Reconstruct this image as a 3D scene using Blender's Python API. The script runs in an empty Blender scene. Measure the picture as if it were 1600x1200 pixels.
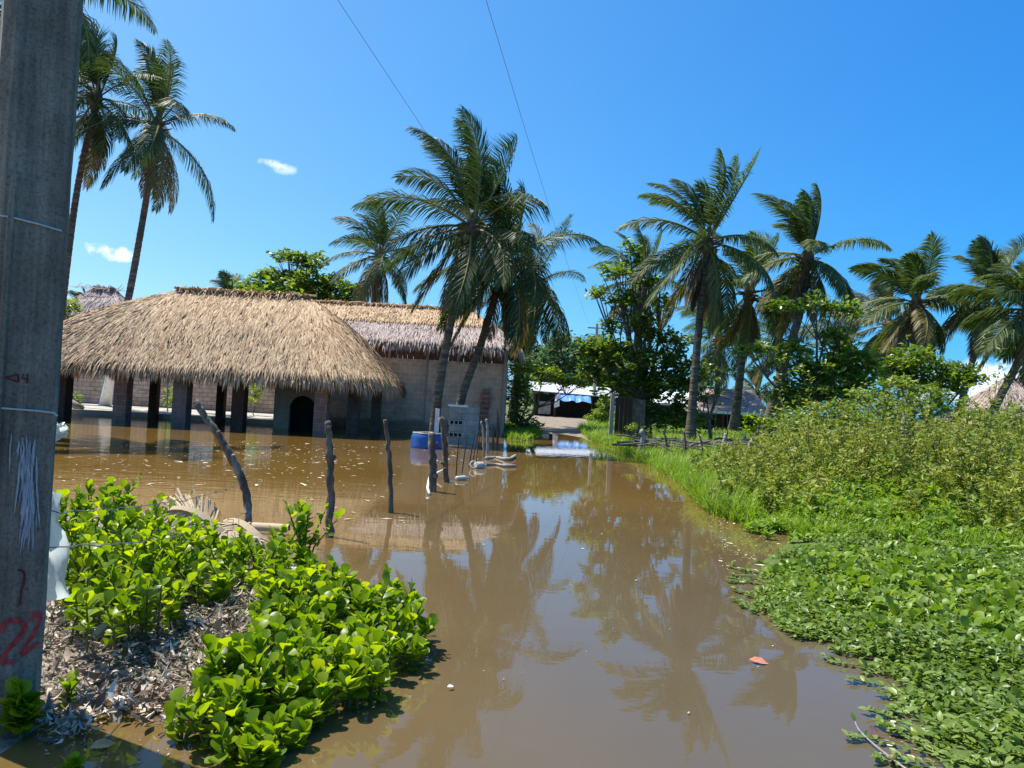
import bpy, math, random
import numpy as np
from mathutils import Matrix, Vector

# ------------------------------------------------------------------ camera, sky, sun
sc = bpy.context.scene
COL = sc.collection
CAM_Z = 1.6
F = 1200.0                      # focal length in photo pixels (photo 1600 wide)
cam_d = bpy.data.cameras.new("Camera")
cam_d.sensor_width = 36.0
cam_d.lens = 36.0 * F / 1600.0
cam_d.clip_start = 0.05
cam_d.clip_end = 3000
cam = bpy.data.objects.new("Camera", cam_d)
COL.objects.link(cam)
CM = Matrix.Translation((0, 0, CAM_Z)) @ Matrix.Rotation(math.radians(91.0), 4, 'X') @ Matrix.Rotation(math.radians(3.2), 4, 'Z')
cam.matrix_world = CM
sc.camera = cam

SUN = Vector((-0.40, 0.20, 0.90)).normalized()
world = bpy.data.worlds.new("World")
sc.world = world
world.use_nodes = True
wn, wl = world.node_tree.nodes, world.node_tree.links
bg = wn["Background"]
bg.inputs[1].default_value = 0.12
sky = wn.new("ShaderNodeTexSky")
sky.sky_type = 'NISHITA'
sky.sun_disc = False
sky.sun_elevation = math.asin(SUN.z)
sky.sun_rotation = math.atan2(SUN.x, SUN.y)
sky.air_density = 0.7
sky.dust_density = 1.0
sky.ozone_density = 10.0
# deeper blue, brighter on the sun's side (world -X)
stc = wn.new("ShaderNodeTexCoord")
sxyz = wn.new("ShaderNodeSeparateXYZ"); wl.new(stc.outputs['Generated'], sxyz.inputs[0])
ssep = wn.new("ShaderNodeSeparateColor"); wl.new(sky.outputs[0], ssep.inputs[0])
scmb = wn.new("ShaderNodeCombineColor")
SKY_K = 1.03 / 1.741 / 0.12
for ch, (amp, pw, sl, off) in enumerate(((1.0, 1.1, -1.0, 1.1), (1.19, .8, -.25, 1.08), (1.3, .5, 0, 1))):
    m0 = wn.new("ShaderNodeMath"); m0.operation = 'MULTIPLY'; m0.inputs[1].default_value = .13; wl.new(ssep.outputs[ch], m0.inputs[0])
    m1 = wn.new("ShaderNodeMath"); m1.operation = 'POWER'; m1.inputs[1].default_value = pw; wl.new(m0.outputs[0], m1.inputs[0])
    m2 = wn.new("ShaderNodeMath"); m2.operation = 'MULTIPLY_ADD'; m2.inputs[1].default_value = sl; m2.inputs[2].default_value = off; wl.new(sxyz.outputs[0], m2.inputs[0])
    m3 = wn.new("ShaderNodeMath"); m3.operation = 'MAXIMUM'; m3.inputs[1].default_value = .35; wl.new(m2.outputs[0], m3.inputs[0])
    m4 = wn.new("ShaderNodeMath"); m4.operation = 'MULTIPLY'; wl.new(m1.outputs[0], m4.inputs[0]); wl.new(m3.outputs[0], m4.inputs[1])
    m5 = wn.new("ShaderNodeMath"); m5.operation = 'MULTIPLY'; m5.inputs[1].default_value = amp * SKY_K; wl.new(m4.outputs[0], m5.inputs[0])
    wl.new(m5.outputs[0], scmb.inputs[ch])


def cam_ray(px, py):
    v = CM.to_3x3() @ Vector(((px - 800) / F, -(py - 600) / F, -1.0))
    return v


# small clouds: puffs fixed at their directions in the sky
tc = wn.new("ShaderNodeTexCoord")
nz = wn.new("ShaderNodeTexNoise")
nz.inputs['Scale'].default_value = 42
nz.inputs['Detail'].default_value = 6
nz.inputs['Roughness'].default_value = 0.6
wl.new(tc.outputs['Generated'], nz.inputs['Vector'])
prev = scmb.outputs[0]
for (px, py, sx, sy, amt) in ((172, 394, 34, 13, 1.0), (425, 255, 22, 9, 0.6), (440, 263, 26, 9, 0.42), (1570, 592, 90, 30, 0.75), (1480, 612, 70, 22, 0.45)):
    d = cam_ray(px, py).normalized()
    right = d.cross(Vector((0, 0, 1))).normalized()
    up = right.cross(d).normalized()
    vals = []
    for ax, s in ((right, sx), (up, sy)):
        dp = wn.new("ShaderNodeVectorMath"); dp.operation = 'DOT_PRODUCT'
        wl.new(tc.outputs['Generated'], dp.inputs[0]); dp.inputs[1].default_value = ax
        m = wn.new("ShaderNodeMath"); m.operation = 'MULTIPLY'; m.inputs[1].default_value = F / s
        wl.new(dp.outputs['Value'], m.inputs[0])
        p = wn.new("ShaderNodeMath"); p.operation = 'POWER'; p.inputs[1].default_value = 2
        ab = wn.new("ShaderNodeMath"); ab.operation = 'ABSOLUTE'
        wl.new(m.outputs[0], ab.inputs[0]); wl.new(ab.outputs[0], p.inputs[0]); vals.append(p)
    fw = wn.new("ShaderNodeVectorMath"); fw.operation = 'DOT_PRODUCT'
    wl.new(tc.outputs['Generated'], fw.inputs[0]); fw.inputs[1].default_value = d
    fg = wn.new("ShaderNodeMath"); fg.operation = 'GREATER_THAN'; fg.inputs[1].default_value = 0.5
    wl.new(fw.outputs['Value'], fg.inputs[0])
    ad = wn.new("ShaderNodeMath"); ad.operation = 'ADD'
    wl.new(vals[0].outputs[0], ad.inputs[0]); wl.new(vals[1].outputs[0], ad.inputs[1])
    # 1 - r2 + noise
    nn = wn.new("ShaderNodeMath"); nn.operation = 'MULTIPLY_ADD'; nn.inputs[1].default_value = 3.2; nn.inputs[2].default_value = -1.0
    wl.new(nz.outputs['Fac'], nn.inputs[0])
    sb = wn.new("ShaderNodeMath"); sb.operation = 'SUBTRACT'
    wl.new(nn.outputs[0], sb.inputs[0]); wl.new(ad.outputs[0], sb.inputs[1])
    mr = wn.new("ShaderNodeMapRange"); mr.interpolation_type = 'SMOOTHSTEP'
    mr.inputs['From Min'].default_value = -0.35; mr.inputs['From Max'].default_value = 0.75
    mr.inputs['To Max'].default_value = amt
    wl.new(sb.outputs[0], mr.inputs['Value'])
    mu = wn.new("ShaderNodeMath"); mu.operation = 'MULTIPLY'
    wl.new(mr.outputs[0], mu.inputs[0]); wl.new(fg.outputs[0], mu.inputs[1])
    mx = wn.new("ShaderNodeMix"); mx.data_type = 'RGBA'
    wl.new(mu.outputs[0], mx.inputs[0]); wl.new(prev, mx.inputs[6])
    mx.inputs[7].default_value = (7.2, 7.5, 7.8, 1)
    prev = mx.outputs[2]
wl.new(prev, bg.inputs[0])

sun_d = bpy.data.lights.new("Sun", 'SUN')
sun_d.energy = 4.6
sun_d.angle = math.radians(0.5)
sun_d.color = (1.0, 0.95, 0.86)
sun = bpy.data.objects.new("Sun", sun_d)
COL.objects.link(sun)
sun.rotation_mode = 'QUATERNION'
sun.rotation_quaternion = SUN.to_track_quat('Z', 'Y')
sun.location = (-20, 20, 40)

vs = sc.view_settings
vs.view_transform = 'Standard'
vs.look = 'None'
vs.exposure = 0.8
vs.gamma = 1.0
sc.render.engine = 'CYCLES'
sc.cycles.max_bounces = 8
sc.cycles.diffuse_bounces = 3
sc.cycles.glossy_bounces = 3
sc.cycles.transmission_bounces = 4
sc.cycles.use_denoising = True

# ------------------------------------------------------------------ helpers


def G(px, py, z=0.0):
    """point of the plane at height z seen at photo pixel px, py"""
    v = cam_ray(px, py)
    t = (z - CAM_Z) / v.z
    return np.array((v.x * t, v.y * t, z))


def D(px, py, d):
    """point at distance d along Y seen at photo pixel px, py"""
    v = cam_ray(px, py)
    t = d / v.y
    return np.array((v.x * t, d, CAM_Z + v.z * t))


def unit(a):
    a = np.asarray(a, float)
    return a / np.maximum(np.linalg.norm(a, axis=-1, keepdims=True), 1e-9)


class MB:
    def __init__(self):
        self.v = []; self.f = []; self.n = 0

    def add(self, v, faces, mi=0):
        v = np.asarray(v, float).reshape(-1, 3)
        for fa in (faces if isinstance(faces, (list, tuple)) else [faces]):
            fa = np.asarray(fa, int)
            if fa.size:
                self.f.append((fa + self.n, mi))
        self.v.append(v); self.n += len(v)

    def build(self, name, mats, parent=None, smooth=False):
        V = np.concatenate(self.v)
        if parent is not None:
            V = V - wloc(parent)
        me = bpy.data.meshes.new(name)
        me.vertices.add(len(V)); me.vertices.foreach_set("co", V.astype(np.float32).ravel())
        loops = np.concatenate([f.ravel() for f, _ in self.f])
        tot = np.concatenate([np.full(len(f), f.shape[1]) for f, _ in self.f])
        mi = np.concatenate([np.full(len(f), m) for f, m in self.f])
        start = np.concatenate(([0], np.cumsum(tot)[:-1]))
        me.loops.add(len(loops)); me.loops.foreach_set("vertex_index", loops.astype(np.int32))
        me.polygons.add(len(tot))
        me.polygons.foreach_set("loop_start", start.astype(np.int32))
        me.polygons.foreach_set("loop_total", tot.astype(np.int32))
        me.polygons.foreach_set("material_index", mi.astype(np.int32))
        me.polygons.foreach_set("use_smooth", np.full(len(tot), smooth))
        for m in (mats if isinstance(mats, (list, tuple)) else [mats]):
            me.materials.append(m)
        me.update(calc_edges=True); me.validate()
        o = bpy.data.objects.new(name, me)
        COL.objects.link(o)
        if parent is not None:
            o.parent = parent
        return o


def wloc(o):
    l = np.zeros(3)
    while o is not None:
        l = l + np.array(o.location); o = o.parent
    return l


def tag(o, label, cat, group=None, kind=None):
    o['label'] = label; o['category'] = cat
    if group: o['group'] = group
    if kind: o['kind'] = kind
    return o


def thing(name, label, cat, loc, group=None):
    o = bpy.data.objects.new(name, None)
    o.empty_display_size = 0.3
    COL.objects.link(o)
    o.location = [float(c) for c in loc]
    return tag(o, label, cat, group)


def struct(o):
    o['kind'] = 'structure'
    return o


def tube(mb, pts, radii, seg=8, cap=True, mi=0, wob=0.0, rng=None):
    pts = np.asarray(pts, float); n = len(pts)
    radii = np.broadcast_to(np.asarray(radii, float), (n,))
    T = np.gradient(pts, axis=0); T = unit(T)
    ref = np.array((0, 0, 1.0)) if abs(T[:, 2]).mean() < 0.8 else np.array((1.0, 0, 0))
    A = unit(np.cross(T, ref)); B = np.cross(T, A)
    ang = np.linspace(0, 2 * math.pi, seg, endpoint=False)
    rr = np.ones((n, seg))
    if wob and rng is not None:
        rr += rng.normal(0, wob, (n, seg))
    V = pts[:, None] + (radii[:, None] * rr)[..., None] * (A[:, None] * np.cos(ang)[None, :, None] + B[:, None] * np.sin(ang)[None, :, None])
    i = np.arange(n - 1)[:, None] * seg; j = np.arange(seg)[None]
    j2 = (j + 1) % seg
    q = np.stack([i + j, i + j2, i + seg + j2, i + seg + j], -1).reshape(-1, 4)
    faces = [q]
    if cap:
        faces.append(np.arange(seg)[None, ::-1]); faces.append((np.arange(seg) + (n - 1) * seg)[None])
    mb.add(V, faces, mi)


def box(mb, c, s, mi=0, rz=0.0, jit=0.0, rng=None):
    c = np.asarray(c, float); s = np.asarray(s, float) / 2
    v = np.array([(x, y, z) for z in (-1, 1) for y in (-1, 1) for x in (-1, 1)], float) * s
    if jit and rng is not None:
        v += rng.normal(0, jit, v.shape)
    if rz:
        cr, sr = math.cos(rz), math.sin(rz)
        v = np.stack([v[:, 0] * cr - v[:, 1] * sr, v[:, 0] * sr + v[:, 1] * cr, v[:, 2]], -1)
    f = np.array([(0, 2, 3, 1), (4, 5, 7, 6), (0, 1, 5, 4), (2, 6, 7, 3), (0, 4, 6, 2), (1, 3, 7, 5)])
    mb.add(v + c, f, mi)


def lathe(mb, c, prof, seg=24, mi=0):
    prof = np.asarray(prof, float)
    ang = np.linspace(0, 2 * math.pi, seg, endpoint=False)
    V = np.stack([prof[:, None, 0] * np.cos(ang), prof[:, None, 0] * np.sin(ang), np.broadcast_to(prof[:, None, 1], (len(prof), seg))], -1)
    n = len(prof)
    i = np.arange(n - 1)[:, None] * seg; j = np.arange(seg)[None]; j2 = (j + 1) % seg
    q = np.stack([i + j, i + j2, i + seg + j2, i + seg + j], -1).reshape(-1, 4)
    mb.add(V.reshape(-1, 3) + np.asarray(c), [q], mi)


def scatter(mb, tv, tf, pos, X, Y, Z, mi=0):
    """copies of a small template: local x,y,z axes given (scaled) per copy"""
    N, K = len(pos), len(tv)
    if not N: return
    V = pos[:, None] + tv[None, :, 0:1] * X[:, None] + tv[None, :, 1:2] * Y[:, None] + tv[None, :, 2:3] * Z[:, None]
    off = (np.arange(N) * K)[:, None, None]
    mb.add(V.reshape(-1, 3), [(f[None] + off).reshape(-1, f.shape[1]) for f in tf], mi)


def frames(X, up):
    X = unit(X); Y = unit(np.cross(up, X)); Z = np.cross(X, Y)
    return X, Y, Z


# leaf templates (x along, y across, z up)
def leaf_tpl(prof, fold=0.25, curl=0.15):
    v = []; f = []
    for (x, w) in prof:
        z = -curl * x * x
        v += [(x, -w, z + fold * w), (x, 0, z), (x, w, z + fold * w)]
    for i in range(len(prof) - 1):
        a = i * 3
        f += [(a, a + 3, a + 4, a + 1), (a + 1, a + 4, a + 5, a + 2)]
    return np.array(v, float), [np.array(f)]


OBOV = leaf_tpl(((0, .025), (.16, .10), (.36, .22), (.56, .31), (.74, .355), (.88, .30), (.96, .18), (1, .04)), .22, .22)
OBOV_LO = leaf_tpl(((0, .03), (.6, .27), (1, .08)), .3, .25)
OVAL = leaf_tpl(((0, .02), (.3, .22), (.65, .25), (1, .02)), .25, .2)
LANC = leaf_tpl(((0, .02), (.4, .13), (1, .0)), .3, .3)
BLADE = (np.array([(0, -.5, 0), (0, .5, 0), (.5, -.42, .0), (.5, .42, .0), (1, 0, -.12)], float), [np.array([(0, 1, 3, 2)]), np.array([(2, 3, 4)])])
DIAM = (np.array([(0, 0, 0), (.45, -.14, .03), (1, 0, -.12), (.45, .14, .03)], float), [np.array([(0, 1, 2), (0, 2, 3)])])
FLAT = (np.array([(0, 0, 0), (.4, -.3, .02), (1, 0, 0.01), (.45, .28, 0.03)], float), [np.array([(0, 1, 2, 3)])])


def in_poly(P, poly):
    x, y = P[:, 0], P[:, 1]; ins = np.zeros(len(P), bool); n = len(poly)
    for i in range(n):
        x1, y1 = poly[i][:2]; x2, y2 = poly[(i + 1) % n][:2]
        c = ((y1 > y) != (y2 > y)) & (x < (x2 - x1) * (y - y1) / (y2 - y1 + 1e-12) + x1)
        ins ^= c
    return ins


def sdist(P, poly):
    """signed distance, positive inside"""
    P = P[:, :2]; best = np.full(len(P), 1e9); n = len(poly)
    for i in range(n):
        a = np.array(poly[i][:2]); b = np.array(poly[(i + 1) % n][:2]); ab = b - a
        t = np.clip(((P - a) @ ab) / (ab @ ab + 1e-12), 0, 1)
        best = np.minimum(best, np.linalg.norm(P - a - t[:, None] * ab, axis=1))
    return np.where(in_poly(P, poly), best, -best)


def sample_poly(poly, n, rng):
    poly = np.array([p[:2] for p in poly]); lo, hi = poly.min(0), poly.max(0); out = []
    m = 0
    while m < n:
        P = rng.uniform(lo, hi, (n * 2 + 50, 2)); P = P[in_poly(P, poly)]; out.append(P); m += len(P)
    return np.concatenate(out)[:n]


def vnoise(x, y, s, seed=0):
    """value noise in 0..1"""
    x = np.asarray(x) * s + seed * 17.3; y = np.asarray(y) * s + seed * 9.1
    xi, yi = np.floor(x), np.floor(y); fx, fy = x - xi, y - yi
    fx = fx * fx * (3 - 2 * fx); fy = fy * fy * (3 - 2 * fy)
    h = lambda a, b: np.modf(np.abs(np.sin(a * 127.1 + b * 311.7 + seed) * 43758.5453))[0]
    return (h(xi, yi) * (1 - fx) + h(xi + 1, yi) * fx) * (1 - fy) + (h(xi, yi + 1) * (1 - fx) + h(xi + 1, yi + 1) * fx) * fy


# ------------------------------------------------------------------ materials


def new_mat(name):
    m = bpy.data.materials.new(name); m.use_nodes = True
    nt = m.node_tree
    return m, nt.nodes, nt.links, nt.nodes["Principled BSDF"]


def ramp(nodes, stops):
    r = nodes.new("ShaderNodeValToRGB"); e = r.color_ramp.elements
    while len(e) < len(stops): e.new(0.5)
    for k, (p, c) in enumerate(stops):
        e[k].position = p; e[k].color = (*c, 1)
    return r


def noise_node(nodes, links, scale, detail=5, rough=.6, coord='Object', vec=None):
    n = nodes.new("ShaderNodeTexNoise"); n.inputs['Scale'].default_value = scale
    n.inputs['Detail'].default_value = detail; n.inputs['Roughness'].default_value = rough
    if vec is None:
        t = nodes.new("ShaderNodeTexCoord"); links.new(t.outputs[coord], n.inputs['Vector'])
    else:
        links.new(vec, n.inputs['Vector'])
    return n


def surf(name, stops, scale=4, rough=.8, bump=.3, bscale=None, bdist=.02, spec=.3, stretch=None):
    m, N, L, b = new_mat(name)
    vec = None
    t = N.new("ShaderNodeTexCoord"); vec = t.outputs['Object']
    if stretch:
        mp = N.new("ShaderNodeMapping"); mp.inputs['Scale'].default_value = stretch
        L.new(vec, mp.inputs['Vector']); vec = mp.outputs[0]
    n = noise_node(N, L, scale, 7, .65, vec=vec)
    r = ramp(N, stops); L.new(n.outputs['Fac'], r.inputs[0]); L.new(r.outputs[0], b.inputs['Base Color'])
    b.inputs['Roughness'].default_value = rough
    b.inputs['Specular IOR Level'].default_value = spec
    if bump:
        n2 = noise_node(N, L, bscale or scale * 5, 6, .65, vec=vec)
        bp = N.new("ShaderNodeBump"); bp.inputs['Strength'].default_value = bump; bp.inputs['Distance'].default_value = bdist
        L.new(n2.outputs['Fac'], bp.inputs['Height']); L.new(bp.outputs[0], b.inputs['Normal'])
    return m


def leaf_mat(name, stops, trans, tf=.35, rough=.4, spec=.4, noise=1.2, nmix=.45):
    """leaf: colour differs from leaf to leaf and clump to clump; light passes through"""
    m, N, L, b = new_mat(name)
    g = N.new("ShaderNodeNewGeometry")
    n = noise_node(N, L, noise, 3, .6)
    mx = N.new("ShaderNodeMix"); mx.data_type = 'FLOAT'; mx.inputs[0].default_value = nmix
    L.new(g.outputs['Random Per Island'], mx.inputs[2]); L.new(n.outputs['Fac'], mx.inputs[3])
    r = ramp(N, stops); L.new(mx.outputs[0], r.inputs[0])
    L.new(r.outputs[0], b.inputs['Base Color'])
    b.inputs['Roughness'].default_value = rough; b.inputs['Specular IOR Level'].default_value = spec
    t = N.new("ShaderNodeBsdfTranslucent")
    tm = N.new("ShaderNodeMix"); tm.data_type = 'RGBA'; tm.blend_type = 'MULTIPLY'; tm.inputs[0].default_value = 1
    L.new(r.outputs[0], tm.inputs[6]); tm.inputs[7].default_value = (*trans, 1)
    L.new(tm.outputs[2], t.inputs['Color'])
    ms = N.new("ShaderNodeMixShader"); ms.inputs[0].default_value = tf
    out = N["Material Output"]
    L.new(b.outputs[0], ms.inputs[1]); L.new(t.outputs[0], ms.inputs[2]); L.new(ms.outputs[0], out.inputs['Surface'])
    return m


def straw_mat(name, stops, rough=.75):
    m, N, L, b = new_mat(name)
    g = N.new("ShaderNodeNewGeometry")
    n = noise_node(N, L, .9, 6, .7)
    mx = N.new("ShaderNodeMix"); mx.data_type = 'FLOAT'; mx.inputs[0].default_value = .5
    L.new(g.outputs['Random Per Island'], mx.inputs[2]); L.new(n.outputs['Fac'], mx.inputs[3])
    r = ramp(N, stops); L.new(mx.outputs[0], r.inputs[0]); L.new(r.outputs[0], b.inputs['Base Color'])
    b.inputs['Roughness'].default_value = rough; b.inputs['Specular IOR Level'].default_value = .25
    return m


def block_mat(name, c1, c2, mortar, bw=.4, bh=.2, ms=.012, rough=.9, stain=(.5, .5, .5), tide=None):
    m, N, L, b = new_mat(name)
    t = N.new("ShaderNodeTexCoord"); s = N.new("ShaderNodeSeparateXYZ"); L.new(t.outputs['Object'], s.inputs[0])
    a = N.new("ShaderNodeMath"); a.operation = 'ADD'; L.new(s.outputs[0], a.inputs[0]); L.new(s.outputs[1], a.inputs[1])
    c = N.new("ShaderNodeCombineXYZ"); L.new(a.outputs[0], c.inputs[0]); L.new(s.outputs[2], c.inputs[1])
    br = N.new("ShaderNodeTexBrick"); L.new(c.outputs[0], br.inputs['Vector'])
    br.inputs['Color1'].default_value = (*c1, 1); br.inputs['Color2'].default_value = (*c2, 1); br.inputs['Mortar'].default_value = (*mortar, 1)
    br.inputs['Scale'].default_value = 1; br.inputs['Brick Width'].default_value = bw; br.inputs['Row Height'].default_value = bh
    br.inputs['Mortar Size'].default_value = ms; br.inputs['Bias'].default_value = -.2
    n = noise_node(N, L, 1.7, 8, .7)
    r = ramp(N, ((.3, stain), (.65, (1, 1, 1)))); L.new(n.outputs['Fac'], r.inputs[0])
    mu = N.new("ShaderNodeMix"); mu.data_type = 'RGBA'; mu.blend_type = 'MULTIPLY'; mu.inputs[0].default_value = 1
    L.new(br.outputs[0], mu.inputs[6]); L.new(r.outputs[0], mu.inputs[7]); last = mu.outputs[2]
    if tide:    # mud line left by the flood, ragged along its top
        nt_ = noise_node(N, L, 2.4, 5, .6)
        a1 = N.new("ShaderNodeMath"); a1.operation = 'MULTIPLY_ADD'; a1.inputs[1].default_value = .5; L.new(nt_.outputs['Fac'], a1.inputs[0]); L.new(s.outputs[2], a1.inputs[2])
        tr = N.new("ShaderNodeMapRange"); tr.inputs['From Min'].default_value = tide; tr.inputs['From Max'].default_value = tide + .12; tr.inputs['To Min'].default_value = .75; tr.inputs['To Max'].default_value = 0; L.new(a1.outputs[0], tr.inputs['Value'])
        m2 = N.new("ShaderNodeMix"); m2.data_type = 'RGBA'; m2.blend_type = 'MULTIPLY'; L.new(tr.outputs[0], m2.inputs[0]); L.new(last, m2.inputs[6]); m2.inputs[7].default_value = (.42, .36, .28, 1); last = m2.outputs[2]
    L.new(last, b.inputs['Base Color'])
    b.inputs['Roughness'].default_value = rough; b.inputs['Specular IOR Level'].default_value = .2
    n2 = noise_node(N, L, 25, 5)
    ad = N.new("ShaderNodeMath"); ad.operation = 'MULTIPLY_ADD'; ad.inputs[1].default_value = -1.2
    L.new(br.outputs['Fac'], ad.inputs[0]); L.new(n2.outputs['Fac'], ad.inputs[2])
    bp = N.new("ShaderNodeBump"); bp.inputs['Strength'].default_value = .6; bp.inputs['Distance'].default_value = .015
    L.new(ad.outputs[0], bp.inputs['Height']); L.new(bp.outputs[0], b.inputs['Normal'])
    return m


M = {}
def concrete_mat():
    m, N, L, b = new_mat('pole_concrete')
    n1 = noise_node(N, L, 2.2, 8, .7); n2 = noise_node(N, L, 70, 6, .75)
    r = ramp(N, ((.3, (.15, .13, .10)), (.5, (.225, .198, .155)), (.72, (.31, .28, .225)))); L.new(n1.outputs['Fac'], r.inputs[0])
    r2 = ramp(N, ((.36, (.6, .6, .6)), (.5, (1, 1, 1)), (.68, (1.2, 1.19, 1.17)))); L.new(n2.outputs['Fac'], r2.inputs[0])
    # air pores left by the casting
    v = N.new("ShaderNodeTexVoronoi"); v.inputs['Scale'].default_value = 42; t = N.new("ShaderNodeTexCoord"); L.new(t.outputs['Object'], v.inputs['Vector'])
    pr = ramp(N, ((.06, (.25, .25, .25)), (.13, (1, 1, 1)))); L.new(v.outputs['Distance'], pr.inputs[0])
    # rain streaks run down the shaft
    mp = N.new("ShaderNodeMapping"); mp.inputs['Scale'].default_value = (14, 14, .5); L.new(t.outputs['Object'], mp.inputs['Vector'])
    n3 = noise_node(N, L, 1.6, 5, .6, vec=mp.outputs[0]); r3 = ramp(N, ((.35, (.62, .62, .64)), (.6, (1.1, 1.1, 1.08)))); L.new(n3.outputs['Fac'], r3.inputs[0])
    last = r.outputs[0]
    for o in (r2, pr, r3):
        mu = N.new("ShaderNodeMix"); mu.data_type = 'RGBA'; mu.blend_type = 'MULTIPLY'; mu.inputs[0].default_value = 1
        L.new(last, mu.inputs[6]); L.new(o.outputs[0], mu.inputs[7]); last = mu.outputs[2]
    L.new(last, b.inputs['Base Color']); b.inputs['Roughness'].default_value = .92; b.inputs['Specular IOR Level'].default_value = .2
    bp = N.new("ShaderNodeBump"); bp.inputs['Strength'].default_value = .6; bp.inputs['Distance'].default_value = .004
    L.new(n2.outputs['Fac'], bp.inputs['Height']); L.new(bp.outputs[0], b.inputs['Normal'])
    return m


M['concrete'] = concrete_mat()
M['slab'] = surf('slab_concrete', ((.3, (.3, .27, .22)), (.7, (.48, .44, .38))), 1.5, .9, .3)
M['bark'] = surf('bark', ((.3, (.07, .055, .045)), (.55, (.16, .13, .11)), (.75, (.3, .26, .22))), 6, .95, .8, 30, .02)
M['postwood'] = surf('post_wood', ((.3, (.05, .038, .028)), (.5, (.14, .11, .082)), (.68, (.38, .32, .25))), 9, .95, 1.0, 24, .012, stretch=(1, 1, .15))
M['darkwood'] = surf('dark_wood', ((.3, (.03, .02, .015)), (.7, (.09, .05, .035))), 5, .9, .4, stretch=(1, 1, .2))
M['redwood'] = surf('reddish_planks', ((.3, (.1, .05, .04)), (.7, (.22, .11, .085))), 4, .9, .4, stretch=(5, 5, .4))
M['greywood'] = surf('grey_boards', ((.3, (.2, .18, .16)), (.7, (.4, .36, .32))), 3, .9, .4, stretch=(6, 6, .4))
M['palmtrunk'] = surf('palm_bark', ((.3, (.055, .043, .032)), (.5, (.12, .097, .074)), (.7, (.25, .21, .165))), 3, .95, .9, 9, .03, stretch=(.6, .6, 3))
M['white'] = surf('limewash', ((.3, (.6, .58, .53)), (.6, (.8, .78, .74))), 5, .85, .2)
M['plaster'] = surf('plaster', ((.3, (.3, .25, .19)), (.7, (.5, .42, .32))), 2, .9, .3)
M['pinkblock'] = block_mat('pink_block', (.30, .17, .135), (.25, .14, .11), (.34, .26, .21), .4, .2, .015)
M['greycol'] = block_mat('grey_column_block', (.2, .155, .13), (.16, .125, .105), (.24, .195, .165), .4, .2, .012)
M['housewall'] = block_mat('house_block', (.62, .49, .37), (.50, .395, .30), (.72, .6, .47), .4, .2, .014, tide=.62, stain=(.6, .57, .54))
M['yardwall'] = block_mat('yard_block', (.60, .43, .32), (.5, .37, .28), (.3, .26, .22), .42, .2, .02)
M['greyblock'] = block_mat('grey_cinder', (.42, .40, .35), (.34, .33, .29), (.5, .47, .42), .4, .2, .014)
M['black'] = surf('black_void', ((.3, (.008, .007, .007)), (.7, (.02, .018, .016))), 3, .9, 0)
M['straw'] = straw_mat('straw_tan', ((.08, (.12, .057, .029)), (.3, (.34, .205, .112)), (.6, (.56, .39, .225)), (.92, (.74, .57, .36))))
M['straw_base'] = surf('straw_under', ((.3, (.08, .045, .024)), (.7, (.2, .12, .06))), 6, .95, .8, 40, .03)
M['straw_grey'] = straw_mat('straw_grey', ((.1, (.15, .115, .10)), (.45, (.36, .28, .245)), (.75, (.52, .42, .37)), (1, (.64, .53, .45))))
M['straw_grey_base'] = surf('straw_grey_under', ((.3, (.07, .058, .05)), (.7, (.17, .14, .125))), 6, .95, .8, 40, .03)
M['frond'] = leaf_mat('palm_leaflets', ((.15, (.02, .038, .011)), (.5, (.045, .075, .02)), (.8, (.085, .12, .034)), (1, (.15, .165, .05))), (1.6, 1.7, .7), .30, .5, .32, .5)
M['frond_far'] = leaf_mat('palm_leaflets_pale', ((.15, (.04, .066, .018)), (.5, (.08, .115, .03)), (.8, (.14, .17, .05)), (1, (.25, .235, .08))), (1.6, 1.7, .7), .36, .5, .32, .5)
M['frond_old'] = leaf_mat('palm_leaflets_yellowing', ((.15, (.10, .085, .03)), (.6, (.2, .17, .06)), (1, (.32, .25, .1))), (1.4, 1.3, .7), .3, .5, .3, .5)
M['frond_dead'] = leaf_mat('palm_leaflets_dead', ((.15, (.11, .075, .045)), (.6, (.24, .17, .1)), (1, (.4, .31, .2))), (1, 1, 1), .15, .7, .2, .5)
M['rachis'] = surf('frond_rib', ((.3, (.13, .14, .04)), (.7, (.26, .22, .08))), 3, .6, 0)
M['fibre'] = surf('palm_fibre', ((.3, (.07, .045, .028)), (.7, (.2, .14, .085))), 8, .95, .8, 30, .02)
M['coconut'] = surf('coconut_husk', ((.3, (.1, .11, .03)), (.7, (.2, .15, .06))), 4, .5, 0)
M['almond'] = leaf_mat('almond_leaves', ((.1, (.035, .075, .013)), (.4, (.085, .15, .024)), (.7, (.17, .24, .036)), (1, (.34, .36, .055))), (1.8, 1.8, .6), .46, .34, .55, .9)
M['almond_light'] = leaf_mat('yellow_green_leaves', ((.1, (.06, .11, .014)), (.45, (.15, .22, .024)), (.8, (.26, .31, .035)), (1, (.38, .37, .05))), (1.8, 1.8, .6), .46, .34, .55, .9)
M['woods'] = leaf_mat('woodland_leaves', ((.1, (.05, .095, .04)), (.5, (.11, .18, .065)), (1, (.22, .29, .11))), (1.3, 1.4, .9), .25, .5, .3, .25, .6)
M['shrub'] = leaf_mat('sea_lettuce_leaves', ((.06, (.05, .11, .006)), (.4, (.15, .26, .008)), (.8, (.29, .385, .012)), (.97, (.45, .46, .02)), (1, (.42, .25, .05))), (1.6, 1.5, .4), .56, .36, .35, 3.0, .35)
M['cover'] = leaf_mat('ground_cover_leaves', ((.1, (.06, .11, .016)), (.45, (.14, .215, .03)), (.8, (.24, .31, .06)), (1, (.40, .42, .16))), (1.4, 1.5, .6), .33, .4, .45, .8, .5)
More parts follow.
